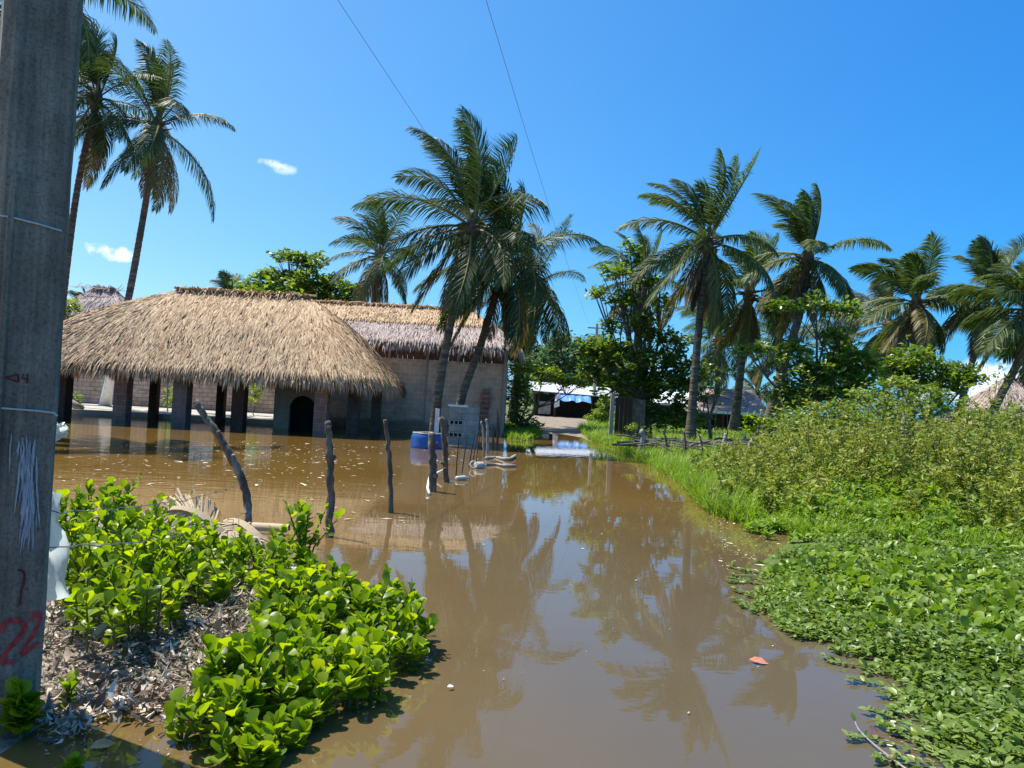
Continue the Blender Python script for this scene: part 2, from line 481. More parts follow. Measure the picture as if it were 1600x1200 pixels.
M['lily'] = leaf_mat('broad_bright_leaves', ((.1, (.07, .14, .012)), (.5, (.16, .255, .022)), (1, (.32, .38, .05))), (1.4, 1.5, .6), .4, .42, .3, 1.2, .4)
M['weed'] = leaf_mat('weed_leaves', ((.08, (.045, .065, .014)), (.35, (.14, .18, .026)), (.62, (.29, .32, .045)), (.85, (.38, .36, .07)), (1, (.34, .19, .085))), (1.4, 1.4, .7), .32, .5, .35, .45, .55)
M['weedlight'] = leaf_mat('shrub_leaves_olive', ((.1, (.065, .12, .018)), (.5, (.17, .245, .035)), (1, (.34, .38, .07))), (1.5, 1.6, .7), .34, .42, .4, .6, .55)
M['seedling'] = leaf_mat('seedling_leaves', ((.1, (.05, .08, .03)), (.6, (.13, .17, .07)), (1, (.25, .28, .14))), (1.3, 1.4, .6), .3, .45, .35, 1.0, .4)
M['grass'] = leaf_mat('grass_blades', ((.1, (.08, .15, .012)), (.5, (.18, .29, .022)), (1, (.34, .39, .06))), (1.5, 1.6, .6), .4, .45, .35, 1.0, .5)
M['stem'] = surf('green_stem', ((.3, (.06, .08, .025)), (.7, (.16, .15, .06))), 8, .7, 0)
M['litter'] = straw_mat('dead_leaves', ((.1, (.05, .035, .024)), (.35, (.16, .115, .08)), (.55, (.4, .32, .235)), (.72, (.66, .58, .48)), (1, (.82, .77, .68))))
M['specks'] = straw_mat('floating_bits', ((.05, (.22, .15, .07)), (.5, (.5, .42, .28)), (1, (.75, .7, .58))))
M['redpaint'] = surf('red_paint', ((.35, (.24, .03, .03)), (.6, (.48, .06, .055))), 30, .8, .3)
M['darkpaint'] = surf('dark_red_paint', ((.35, (.06, .015, .015)), (.6, (.16, .03, .03))), 30, .8, 0)
M['whitepaint'] = surf('white_paint_smear', ((.35, (.22, .235, .25)), (.6, (.45, .48, .52))), 40, .8, .3, stretch=(3, 3, .3))
M['wire'] = surf('steel_wire', ((.3, (.1, .1, .1)), (.7, (.2, .2, .2))), 8, .5, 0)
M['strap'] = surf('pale_wire', ((.3, (.4, .42, .42)), (.7, (.62, .63, .62))), 8, .6, 0)
M['blue'] = surf('blue_plastic', ((.3, (.012, .075, .28)), (.7, (.02, .11, .38))), 2, .4, 0, spec=.5)
M['bluetarp'] = surf('blue_tarp', ((.3, (.06, .2, .5)), (.7, (.14, .34, .66))), 1.2, .5, .4, 3, .05)
M['zinc'] = surf('pale_sheet_roof', ((.3, (.4, .41, .42)), (.7, (.6, .61, .62))), 1.2, .55, .2, stretch=(6, .5, 1))
M['sheetwhite'] = surf('white_sheet', ((.3, (.62, .64, .65)), (.7, (.82, .83, .83))), 1.5, .6, .2)
M['oldtile'] = surf('weathered_roof', ((.3, (.2, .15, .135)), (.7, (.4, .31, .28))), 3, .9, .6, 14, .03)
M['orange'] = surf('orange_dead_leaf', ((.3, (.55, .13, .07)), (.7, (.72, .25, .15))), 20, .6, .2)
M['tanleaf'] = surf('tan_dead_leaf', ((.3, (.34, .17, .07)), (.7, (.5, .3, .15))), 20, .7, .2)
M['brownleaf'] = surf('wet_brown_leaf', ((.3, (.10, .05, .045)), (.7, (.2, .11, .095))), 14, .35, .2)
M['bottle'] = surf('cloudy_plastic', ((.3, (.36, .35, .31)), (.7, (.56, .55, .5))), 6, .35, 0, spec=.5)


def plastic_film():
    m, N, L, b = new_mat('plastic_film')
    n = noise_node(N, L, 5, 4)
    r = ramp(N, ((.3, (.5, .56, .54)), (.7, (.72, .77, .75)))); L.new(n.outputs['Fac'], r.inputs[0]); L.new(r.outputs[0], b.inputs['Base Color'])
    b.inputs['Roughness'].default_value = .3
    t = N.new("ShaderNodeBsdfTranslucent"); t.inputs[0].default_value = (.7, .78, .76, 1)
    ms = N.new("ShaderNodeMixShader"); ms.inputs[0].default_value = .5
    L.new(b.outputs[0], ms.inputs[1]); L.new(t.outputs[0], ms.inputs[2]); L.new(ms.outputs[0], N["Material Output"].inputs['Surface'])
    return m


M['film'] = plastic_film()

# ------------------------------------------------------------------ ground, water
LEFT_LAND = [G(*p) for p in ((-500, 1110), (-300, 850), (60, 800), (240, 800), (340, 815), (430, 850), (480, 890), (590, 950), (655, 985), (640, 1025), (570, 1075), (500, 1120), (430, 1140), (370, 1150), (300, 1120), (230, 1085), (140, 1095), (70, 1130), (0, 1180), (-300, 1230))]
RIGHT_SHORE = [(925, 684), (935, 695), (985, 711), (1050, 748), (1085, 775), (1110, 800), (1190, 822), (1240, 838), (1215, 860), (1185, 880), (1190, 905), (1225, 955), (1290, 990), (1380, 1040), (1430, 1085), (1455, 1150), (1480, 1220)]
RIGHT_LAND = [G(*p) for p in RIGHT_SHORE] + [np.array((1.75, 2.6, 0)), np.array((2.2, 1.0, 0)), np.array((4, -20, 0)), np.array((700, -20, 0)), np.array((700, 500, 0)), np.array((3.5, 500, 0))]
FAR_LAND = [np.array(p) for p in ((-700, 30.2, 0), (-8, 30.2, 0), (-7.5, 33, 0), (-0.4, 33, 0), (-.25, 31, 0), (.35, 28.5, 0), (.9, 29.5, 0), (1.2, 31.5, 0), (1.5, 35, 0), (2.3, 37, 0), (3.2, 34, 0), (3.3, 31, 0), (6, 32, 0), (700, 60, 0), (700, 900, 0), (-700, 900, 0))]


def height(P):
    s = np.maximum(np.maximum(sdist(P, LEFT_LAND) * 1.0, sdist(P, RIGHT_LAND)), sdist(P, FAR_LAND) * .8)
    n = vnoise(P[:, 0], P[:, 1], 1.3, 1) * .5 + vnoise(P[:, 0], P[:, 1], 3.7, 2) * .3 + vnoise(P[:, 0], P[:, 1], 9, 3) * .2
    land = .07 * (1 - np.exp(-np.maximum(s, 0) * 1.6)) + .30 * (1 - np.exp(-np.maximum(s, 0) * .07))
    z = np.where(s > 0, land + (n - .42) * .07 * np.clip(s * 3, 0, 1), np.maximum(s * .3, -.5))
    return z


def gz(x, y):
    return height(np.stack([np.atleast_1d(x), np.atleast_1d(y)], -1).astype(float))


def axis(lo, hi, near_step, grow):
    out = [0.0]; s = near_step
    while out[-1] < hi: out.append(out[-1] + s); s *= grow
    neg = [0.0]; s = near_step
    while neg[-1] > lo: neg.append(neg[-1] - s); s *= grow
    return np.array(sorted(set(neg + out)))


gx = axis(-650, 650, .07, 1.026); gy = axis(-20, 880, .07, 1.022) + 3.0
XX, YY = np.meshgrid(gx, gy); P = np.stack([XX.ravel(), YY.ravel()], -1)
Z = height(P)
nx, ny = len(gx), len(gy)
i = (np.arange(ny - 1)[:, None] * nx + np.arange(nx - 1)[None]).ravel()
mb = MB(); mb.add(np.column_stack([P, Z]), [np.stack([i, i + 1, i + nx + 1, i + nx], -1)])


def ground_mat():
    m, N, L, b = new_mat('ground')
    t = N.new("ShaderNodeTexCoord")
    n1 = noise_node(N, L, .35, 6, .65); n2 = noise_node(N, L, 9, 7, .7); n3 = noise_node(N, L, 40, 6, .7)
    soil = ramp(N, ((.3, (.10, .075, .055)), (.5, (.22, .175, .13)), (.7, (.42, .35, .27)))); L.new(n2.outputs['Fac'], soil.inputs[0])
    gr = ramp(N, ((.35, (.05, .08, .02)), (.65, (.12, .165, .035)))); L.new(n3.outputs['Fac'], gr.inputs[0])
    at = N.new("ShaderNodeAttribute"); at.attribute_name = 'grassy'
    ad = N.new("ShaderNodeMath"); ad.operation = 'ADD'; L.new(at.outputs['Fac'], ad.inputs[0])
    ns = N.new("ShaderNodeMath"); ns.operation = 'MULTIPLY_ADD'; ns.inputs[1].default_value = 1.2; ns.inputs[2].default_value = -.6; L.new(n1.outputs['Fac'], ns.inputs[0])
    L.new(ns.outputs[0], ad.inputs[1])
    mr = N.new("ShaderNodeMapRange"); mr.inputs['From Min'].default_value = .3; mr.inputs['From Max'].default_value = .7; L.new(ad.outputs[0], mr.inputs['Value'])
    mx = N.new("ShaderNodeMix"); mx.data_type = 'RGBA'; L.new(mr.outputs[0], mx.inputs[0]); L.new(soil.outputs[0], mx.inputs[6]); L.new(gr.outputs[0], mx.inputs[7])
    L.new(mx.outputs[2], b.inputs['Base Color'])
    b.inputs['Roughness'].default_value = .92; b.inputs['Specular IOR Level'].default_value = .2
    bp = N.new("ShaderNodeBump"); bp.inputs['Strength'].default_value = .7; bp.inputs['Distance'].default_value = .02
    L.new(n3.outputs['Fac'], bp.inputs['Height']); L.new(bp.outputs[0], b.inputs['Normal'])
    return m


M['ground'] = ground_mat()
ground = struct(mb.build('ground', M['ground'], None, True))
# grassy weight: the track and the litter bank stay bare
road_poly = [np.array(p) for p in ((1.3, 30), (3.3, 30), (3.6, 40), (6.5, 58), (20, 66), (20, 70), (-3, 60), (0.6, 46))]
gw = np.where(sdist(P, RIGHT_LAND) > -.1, .9, .65)
gw = np.where(sdist(P, road_poly) > 0, 0, gw)
gw = np.where(sdist(P, LEFT_LAND) > -1, 0, gw)
gw = np.where((P[:, 0] < -7) & (P[:, 1] > 28) & (P[:, 1] < 45), 0, gw)
at = ground.data.attributes.new('grassy', 'FLOAT', 'POINT'); at.data.foreach_set('value', gw.astype(np.float32))


def water_mat():
    m, N, L, b = new_mat('muddy_water')
    t = N.new("ShaderNodeTexCoord")
    n = noise_node(N, L, .22, 5, .6)
    r = ramp(N, ((.3, (.08, .06, .035)), (.7, (.108, .085, .052)))); L.new(n.outputs['Fac'], r.inputs[0])
    r2 = ramp(N, ((.3, (.14, .08, .018)), (.7, (.19, .113, .028)))); L.new(n.outputs['Fac'], r2.inputs[0])
    sx = N.new("ShaderNodeSeparateXYZ"); L.new(t.outputs['Object'], sx.inputs[0])
    # the still yard on the left carries more silt
    mm = N.new("ShaderNodeMapRange"); mm.interpolation_type = 'SMOOTHSTEP'; mm.inputs['From Min'].default_value = 1.5; mm.inputs['From Max'].default_value = -4; L.new(sx.outputs[0], mm.inputs['Value'])
    my = N.new("ShaderNodeMapRange"); my.interpolation_type = 'SMOOTHSTEP'; my.inputs['From Min'].default_value = 5; my.inputs['From Max'].default_value = 15; my.inputs['To Max'].default_value = .8; L.new(sx.outputs[1], my.inputs['Value'])  # farther water more golden: tone of the tree reflections put into the mud colour
    mq = N.new("ShaderNodeMath"); mq.operation = 'MAXIMUM'; L.new(mm.outputs[0], mq.inputs[0]); L.new(my.outputs[0], mq.inputs[1])
    cm = N.new("ShaderNodeMix"); cm.data_type = 'RGBA'; L.new(mq.outputs[0], cm.inputs[0]); L.new(r.outputs[0], cm.inputs[6]); L.new(r2.outputs[0], cm.inputs[7])
    L.new(cm.outputs[2], b.inputs['Base Color'])
    b.inputs['Roughness'].default_value = .004; b.inputs['IOR'].default_value = 1.333; b.inputs['Specular IOR Level'].default_value = .5
    # ripples: stretched across the wind, strongest over the open yard on the left
    mp = N.new("ShaderNodeMapping"); mp.inputs['Scale'].default_value = (1, 2.2, 1); L.new(t.outputs['Object'], mp.inputs['Vector'])
    n1 = noise_node(N, L, 3.2, 3, .5, vec=mp.outputs[0]); n2 = noise_node(N, L, 1.0, 2, .5, vec=mp.outputs[0])
    ad = N.new("ShaderNodeMath"); ad.operation = 'MULTIPLY_ADD'; ad.inputs[1].default_value = 2.0; L.new(n2.outputs['Fac'], ad.inputs[0]); L.new(n1.outputs['Fac'], ad.inputs[2])
    s = N.new("ShaderNodeSeparateXYZ"); L.new(t.outputs['Object'], s.inputs[0])
    mr = N.new("ShaderNodeMapRange"); mr.inputs['From Min'].default_value = -1.5; mr.inputs['From Max'].default_value = -5
    mr.inputs['To Min'].default_value = .008; mr.inputs['To Max'].default_value = .055; L.new(s.outputs[0], mr.inputs['Value'])
    bp = N.new("ShaderNodeBump"); bp.inputs['Distance'].default_value = .06
    L.new(mr.outputs[0], bp.inputs['Strength']); L.new(ad.outputs[0], bp.inputs['Height']); L.new(bp.outputs[0], b.inputs['Normal'])
    return m


M['water'] = water_mat()
mb = MB(); mb.add([(-160, -20, 0), (160, -20, 0), (160, 48, 0), (-160, 48, 0)], [np.array([(0, 1, 2, 3)])])
struct(mb.build('water', M['water']))

mb = MB(); box(mb, (-19, 33.6, .0), (23.0, 6.6, .34)); struct(mb.build('yard_pavement', M['slab']))

# ------------------------------------------------------------------ thatched buildings


def rounded_loop(x0, x1, y0, y1, r, n=8, step=.45):
    pts = []
    for cx, cy, a0 in ((x1 - r, y0 + r, -90), (x1 - r, y1 - r, 0), (x0 + r, y1 - r, 90), (x0 + r, y0 + r, 180)):
        for k in range(n + 1):
            a = math.radians(a0 + 90 * k / n); pts.append((cx + r * math.cos(a), cy + r * math.sin(a)))
    pts = np.array(pts); out = []
    for k in range(len(pts)):
        a, b = pts[k], pts[(k + 1) % len(pts)]; m = max(1, int(np.linalg.norm(b - a) / step))
        for q in range(m): out.append(a + (b - a) * q / m)
    return np.array(out)


def thatch(parent, name, loop, ez, ra, rb, mat, base, rng, dens=170, bl=.55, bw=.026, rows=10, sag=.0, fringe=.42, thick=.18):
    """thatched roof lofted from an eave loop up to a ridge line, covered with straw blades"""
    ra, rb = np.array(ra, float), np.array(rb, float); n = len(loop)
    ab = rb - ra
    t = np.clip(((loop - ra[:2]) @ ab[:2]) / (ab[:2] @ ab[:2]), 0, 1)
    rid = ra + t[:, None] * ab
    eav = np.column_stack([loop, np.full(n, ez)])
    s = np.linspace(0, 1, rows + 1)
    S = rid[None] * (1 - s)[:, None, None] + eav[None] * s[:, None, None]
    S[..., 2] += (sag * np.sin(math.pi * s))[:, None]
    jj = np.arange(n); j2 = (jj + 1) % n
    i = np.arange(rows)[:, None] * n
    q = np.stack([i + jj, i + n + jj, i + n + j2, i + j2], -1).reshape(-1, 4)
    mb = MB()
    top = S.reshape(-1, 3)
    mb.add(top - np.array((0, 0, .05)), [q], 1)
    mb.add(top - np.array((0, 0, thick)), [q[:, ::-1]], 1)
    # blades
    A, B, C, Dd = top[q[:, 0]], top[q[:, 1]], top[q[:, 2]], top[q[:, 3]]
    area = np.linalg.norm(np.cross(B - A, C - A), axis=1) / 2 + np.linalg.norm(np.cross(C - A, Dd - A), axis=1) / 2
    N = int(area.sum() * dens)
    k = rng.choice(len(q), N, p=area / area.sum())
    u, w = rng.random((N, 1)), rng.random((N, 1))
    p = (A[k] * (1 - u) + Dd[k] * u) * (1 - w) + (B[k] * (1 - u) + C[k] * u) * w
    down = unit((B[k] + C[k]) - (A[k] + Dd[k]))
    nr = unit(np.cross(B[k] - Dd[k], C[k] - A[k])); nr *= np.where(nr[:, 2:] < 0, -1, 1)
    side = np.cross(nr, down)
    d = unit(down + side * rng.normal(0, .16, (N, 1)) + nr * np.abs(rng.normal(.05, .05, (N, 1))))
    X, Y, Zz = frames(d, nr)
    ln = bl * rng.uniform(.6, 1.3, (N, 1)); wd = bw * rng.uniform(.6, 1.5, (N, 1))
    roll = rng.normal(0, .35, (N, 1)); Yr = Y * np.cos(roll) + Zz * np.sin(roll); Zr = Zz * np.cos(roll) - Y * np.sin(roll)
    scatter(mb, *BLADE, p - d * ln * .5, X * ln, Yr * wd, Zr * ln)
    # fringe along the eave
    seg = eav[j2] - eav[jj]; L = np.linalg.norm(seg, axis=1)
    N = int(L.sum() * dens * .55); k = rng.choice(n, N, p=L / L.sum())
    p = eav[k] + seg[k] * rng.random((N, 1))
    down = unit(eav[k] - S[-2][k])
    p = p - down * rng.uniform(0, .25, (N, 1)) - np.array((0, 0, 1)) * rng.uniform(0, thick, (N, 1))
    d = unit(down * .75 + np.array((0, 0, -1)) * rng.uniform(.2, 1.3, (N, 1)) + rng.normal(0, .13, (N, 3)))
    up = unit(np.cross(np.cross(d, np.array((0, 0, 1.0))), d))
    X, Y, Zz = frames(d, up)
    ln = fringe * rng.uniform(.5, 1.35, (N, 1)) * (0.75 + .5 * vnoise(p[:, 0], p[:, 1], 2.3, 5))[:, None]
    scatter(mb, *BLADE, p, X * ln, Y * bw * 1.1 * rng.uniform(.6, 1.5, (N, 1)), Zz * ln)
    # ridge tufts laid across the top
    N = int(np.linalg.norm(ab) * 60)
    tt = rng.random((N, 1)); p = ra + ab * tt + rng.normal(0, .04, (N, 3))
    dirr = unit(np.array((ab[1], -ab[0], 0)))
    d = unit(dirr * rng.choice((-1, 1), (N, 1)) + unit(ab) * rng.normal(0, .35, (N, 1)) + np.array((0, 0, -1)) * rng.uniform(.2, .7, (N, 1)))
    X, Y, Zz = frames(d, np.broadcast_to((0, 0, 1.0), d.shape))
    ln = .6 * rng.uniform(.5, 1.2, (N, 1))
    scatter(mb, *BLADE, p - d * ln * .2 + np.array((0, 0, .06)), X * ln, Y * bw, Zz * ln)
    return mb.build(name, [mat, base], parent)


rng = np.random.default_rng(7)
# --- open hall
hx0 = D(-60, 575, 25)[0]; hx1 = D(607, 600, 26)[0]
rl = D(278, 452, 27.8); rr = D(484, 464, 27.8)
rz = (rl[2] + rr[2]) / 2
hall = thing('thatched_hall', 'open-sided hall with low tan thatched roof on block columns, standing in brown floodwater', 'hall', (-11, 27.8, 0))
loop = rounded_loop(hx0, hx1, 24.6, 31.0, 1.5)
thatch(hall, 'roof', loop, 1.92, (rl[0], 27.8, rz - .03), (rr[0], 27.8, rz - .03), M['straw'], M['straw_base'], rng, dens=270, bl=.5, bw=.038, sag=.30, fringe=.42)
mb = MB()
N = 30; xs = np.linspace(rl[0] - .15, rr[0] + .25, N)
for off, zz, r in ((-.04, .04, .02), (.05, .05, .024), (.0, .07, .018)):
    tube(mb, np.column_stack([xs, 27.8 + off + rng.normal(0, .01, N), rz + zz + rng.normal(0, .012, N)]), r, 6)
mb.build('ridge_pole', M['straw'], hall)


def column(parent, px, d, z1, w, mat, zb=-.6):
    x = D(px, 640, d)[0]; mb = MB(); box(mb, (x, d, (zb + z1) / 2), (w, w, z1 - zb))
    return mb.build('column', mat, parent)


for px, d, w, mt in ((96, 25.3, .44, 'darkwood'), (191, 25.3, .42, 'pinkblock'), (284, 25.2, .46, 'greycol'), (374, 25.3, .40, 'darkwood'), (503, 25.2, .42, 'pinkblock'),
                     (437, 28.6, .34, 'darkwood'), (553, 27.6, .40, 'greycol'), (588, 30.2, .34, 'greycol'), (240, 30.2, .3, 'darkwood'), (345, 30.2, .3, 'darkwood')):
    column(hall, px, d, 2.15, w, M[mt])
mb = MB()
for y in (25.3, 30.2):
    tube(mb, [(hx0 + 1, y, 2.0), (hx1 - 1, y, 2.0)], .09, 8)
mb.build('beam', M['darkwood'], hall)
mb = MB()
for x in np.linspace(rl[0], rr[0], 8):
    for s_ in (-1, 1):
        tube(mb, [(x, 27.8, rz - .35), (x, 27.8 + s_ * 2.9, 1.95)], .05, 6)
mb.build('rafter', M['darkwood'], hall)

# --- arched doorway wall below the hall
a0 = D(428, 640, 28.1)[0]; a1 = D(494, 640, 28.1)[0]
arch = thing('arched_wall', 'plastered wall with a black arched doorway at the right end of the thatched hall', 'wall', (a0, 28.1, 0))
mb = MB()
ow0 = D(452, 640, 28.1)[0]; ow1 = a1 - .02; cx = (ow0 + ow1) / 2; r = (ow1 - ow0) / 2; sp = .75
prof = [(ow0, -.5), (ow0, sp)] + [(cx - r * math.cos(a), sp + r * math.sin(a)) for a in np.linspace(0, math.pi, 15)[1:-1]] + [(ow1, sp), (ow1, -.5)]
outer = [(a0, -.5), (a0, 1.7)] + [(a0 + (a1 + .15 - a0) * k / 14, 1.7) for k in range(1, 14)] + [(a1 + .15, 1.7), (a1 + .15, -.5)]
nP = len(prof); V = []
for y in (28.1, 28.3):
    V += [(x, y, z) for x, z in outer] + [(x, y, z) for x, z in prof]
fs = []
for k in range(nP - 1):
    fs += [(k, k + 1, nP + k + 1, nP + k), (2 * nP + k, 3 * nP + k, 3 * nP + k + 1, 2 * nP + k + 1), (nP + k, nP + k + 1, 3 * nP + k + 1, 3 * nP + k), (k, 2 * nP + k, 2 * nP + k + 1, k + 1)]
mb.add(V, [np.array(fs)]); mb.build('wall', M['plaster'], arch)
mb = MB(); box(mb, (cx, 28.34, .5), (2 * r + .3, .05, 2.1)); mb.build('doorway_dark_panel', M['black'], arch)  # black panel behind the arch: the interior's darkness put into its colour

# --- block house
wx0 = D(470, 640, 31.5)[0]; wx1 = D(789, 640, 31.5)[0]
house = thing('block_house', 'grey block house with plank band and grey-tan thatched roof behind the two leaning palms', 'house', ((wx0 + wx1) / 2, 34.5, 0))
loop = rounded_loop(wx0 - .6, wx1 + .55, 30.85, 38.1, 1.0)
h_l = D(500, 476, 34.5); h_r = D(740, 489, 34.5); hz = (h_l[2] + h_r[2]) / 2 - .05
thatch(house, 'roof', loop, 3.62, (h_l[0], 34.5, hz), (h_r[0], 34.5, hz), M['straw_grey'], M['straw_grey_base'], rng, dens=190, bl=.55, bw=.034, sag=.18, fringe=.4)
# newer straw over the ridge
cap = rounded_loop(h_l[0] - 1.1, h_r[0] + 1.0, 32.35, 36.65, .8)
zc = hz - (hz - 3.62) * 2.15 / 3.65 + .25
thatch(house, 'ridge_cap', cap, zc, (h_l[0], 34.5, hz + .14), (h_r[0], 34.5, hz + .14), M['straw'], M['straw_base'], rng, dens=190, bl=.5, bw=.034, rows=5, sag=.05, fringe=.3, thick=.08)
mb = MB()
x = h_l[0]
n = 26; xs = np.linspace(h_l[0] - .3, h_r[0] + .3, n)
tube(mb, np.column_stack([xs, np.full(n, 34.45), hz + .22 + rng.normal(0, .02, n)]), .05, 6); mb.build('ridge_pole', M['straw'], house)
mb = MB(); zt = 2.95
box(mb, ((wx0 + wx1) / 2, 34.5, zt / 2 - .3), (wx1 - wx0, 6.0, zt + .6)); mb.build('wall', M['housewall'], house)
mb = MB(); xx = wx0
while xx < wx1 - .05:
    w = min(rng.uniform(.16, .34), wx1 - xx); box(mb, (xx + w / 2, 31.62 + rng.uniform(-.02, .02), zt + .42), (w - .012, .03, .9 + rng.uniform(-.03, .03)), mi=0); xx += w
mb.build('plank_band', M['redwood'], house)
for px in (608, 668, 716, 752, 790):
    x = D(px, 560, 31.4)[0]; lo = -.4 if px == 790 else zt - .05
    mb = MB(); tube(mb, [(x, 31.42, lo), (x + .01, 31.42, 3.85)], .055 if px != 790 else .085, 7); mb.build('post', M['greywood'], house)
x = D(668, 560, 31.47)[0]; mb = MB(); box(mb, (x, 31.47, 1.6), (.06, .05, 2.7)); mb.build('pipe', M['greywood'], house)
x = D(757, 640, 31.4)[0]; mb = MB()
for k in range(11):
    box(mb, (x + rng.normal(0, .012), 31.38, -.3 + k * .2 + .09), (.40 if k % 2 else .34, .2, .18))
mb.build('quoin', M['pinkblock'], house)
mb = MB(); box(mb, (D(690, 660, 31.2)[0], 31.25, .06), (wx1 - wx0 - 4.2, .45, .3)); mb.build('plinth', M['housewall'], house)

# --- grey hut far left
hp = D(165, 452, 42)
hut = thing('thatched_hut', 'weathered grey thatched hut roof behind the tall leaning palm at left', 'hut', (hp[0], 42, 0))
thatch(hut, 'roof', rounded_loop(hp[0] - 4.2, hp[0] + 3.6, 39, 45.5, 1.4), 3.0, (hp[0] - .7, 42, hp[2]), (hp[0] + .5, 42, hp[2]), M['straw_grey'], M['straw_grey_base'], rng, dens=110, bl=.7, bw=.045, sag=.2)
mb = MB(); box(mb, (hp[0], 42.2, 1.5), (6, 5, 3.3)); mb.build('wall', M['yardwall'], hut)
mb = MB()
for k in range(26):
    a = np.array((hp[0] + rng.normal(0, .8), 42 + rng.normal(0, .3), hp[2] - .05)); tube(mb, [a, a + np.array((rng.normal(-.3, .6), rng.normal(0, .2), rng.uniform(.05, .35)))], .015, 4)
mb.build('ridge_straw', M['straw_grey'], hut)

# --- yard wall, yard clutter behind the hall
yw = MB(); box(yw, (-17.5, 37.2, .95), (20, .18, 2.1)); tag(yw.build('block_wall', M['yardwall']), 'pale block yard wall seen between the hall columns', 'wall')
fr = thing('pole_frame', 'frame of thin poles with one cross rail on the slab behind the hall', 'frame', D(262, 640, 33))
mb = MB()
for px in (243, 262): tube(mb, [D(px, 640, 33) * (1, 1, 0) + (0, 0, .17), D(px, 580, 33)], .03, 6)
mb.build('upright', M['greywood'], fr)
mb = MB(); tube(mb, [D(195, 608, 33), D(285, 614, 33)], .028, 6); mb.build('rail', M['greywood'], fr)
mb = MB(); b0 = D(92, 622, 31); b1 = D(128, 640, 30.6); tube(mb, [b0, (b0 + b1) / 2 + (0, 0, .03), b1 + (0, 0, .05)], (.14, .17, .12), 7)
tag(mb.build('driftwood_log', M['greywood'], None, True), 'grey log leaning on the slab edge left of the white-painted trunk', 'log')

# ------------------------------------------------------------------ palms
WIND = np.array((-.55, .12, .05))


def frond(parent, o, az, el, L, rng, g=.5, nleaf=58, ll=.8, lw=.045, mats=('frond', 'rachis'), wind=.35, droop=.45, name='frond', comb=0.0):
    mb = MB(); steps = 16; ds = L / steps
    d = np.array((math.cos(el) * math.cos(az), math.cos(el) * math.sin(az), math.sin(el))); p = np.array(o, float); pts = [p]
    S0 = np.array((-math.sin(az), math.cos(az), 0)); tang = [d]
    for k in range(steps):
        t = (k + 1) / steps
        d = d + np.array((0, 0, -1)) * g * (.25 + 1.3 * t) * ds / L * 2.2 + WIND * wind * t * ds / L * 2.2
        d = unit(d); p = p + d * ds; pts.append(p); tang.append(d)
    pts, tang = np.array(pts), np.array(tang)
    tt = np.linspace(0, 1, steps + 1)
    tube(mb, pts, .042 * (1 - tt) ** .8 + .006, 4, False, 1)
    t = np.linspace(.13, 1, nleaf)
    pos = np.stack([np.interp(t, tt, pts[:, c]) for c in range(3)], -1)
    T = unit(np.stack([np.interp(t, tt, tang[:, c]) for c in range(3)], -1))
    S = unit(S0 - (T @ S0)[:, None] * T); N = np.cross(T, S) * 1.0
    N = np.where((N @ np.array((0, 0, 1.)))[:, None] < -.2, -N, N)
    roll = rng.normal(0, .45)
    S, N = S * math.cos(roll) + N * math.sin(roll), N * math.cos(roll) - S * math.sin(roll)
    prof = np.clip(np.minimum(.45 + 1.9 * t, 1) * np.minimum(1, (1.12 - t) / .45), .2, 1)[:, None]
    for sd in (-1, 1):
        fwd = (.35 + comb + .75 * t ** 1.5)[:, None] + rng.normal(0, .07, (nleaf, 1))
        ld = unit(S * sd + T * fwd + N * .22 + np.array((0, 0, -1)) * droop * rng.uniform(.6, 1.4, (nleaf, 1)) + WIND * wind * .55 + rng.normal(0, .06, (nleaf, 3)))
        l = ll * 1.3 * prof * rng.uniform(.85, 1.1, (nleaf, 1))
        W = unit(T - (T * ld).sum(1, keepdims=True) * ld)
        W = unit(W + np.cross(ld, W) * rng.normal(0, .35, (nleaf, 1)))
        w = lw * (.6 + .4 * prof)
        mid = pos + ld * l * .5
        d2 = unit(ld + np.array((0, 0, -1)) * (droop + .25) + WIND * wind * .4)
        tip = mid + d2 * l * .5
        V = np.stack([pos - W * w * .25, pos + W * w * .25, mid - W * w * .5, mid + W * w * .5, tip - W * w * .06, tip + W * w * .06], 1)
        off = (np.arange(nleaf) * 6)[:, None]
        mb.add(V.reshape(-1, 3), [np.concatenate([off + np.array((0, 1, 3, 2)), off + np.array((2, 3, 5, 4))])])
    return mb.build(name, [M[mats[0]], M[mats[1]]], parent)


def bez(p, n):
    """smooth curve through a list of points (Catmull-Rom)"""
    p = [np.asarray(q, float) for q in p]; p = [2 * p[0] - p[1]] + p + [2 * p[-1] - p[-2]]; out = []
    m = len(p) - 3
    for k in range(m):
        for q in range(n):
            t = q / n; a, b, c, d = p[k:k + 4]
            out.append(.5 * (2 * b + (c - a) * t + (2 * a - 5 * b + 4 * c - d) * t * t + (3 * b - a - 3 * c + d) * t ** 3))
    out.append(p[-2]); return np.array(out)


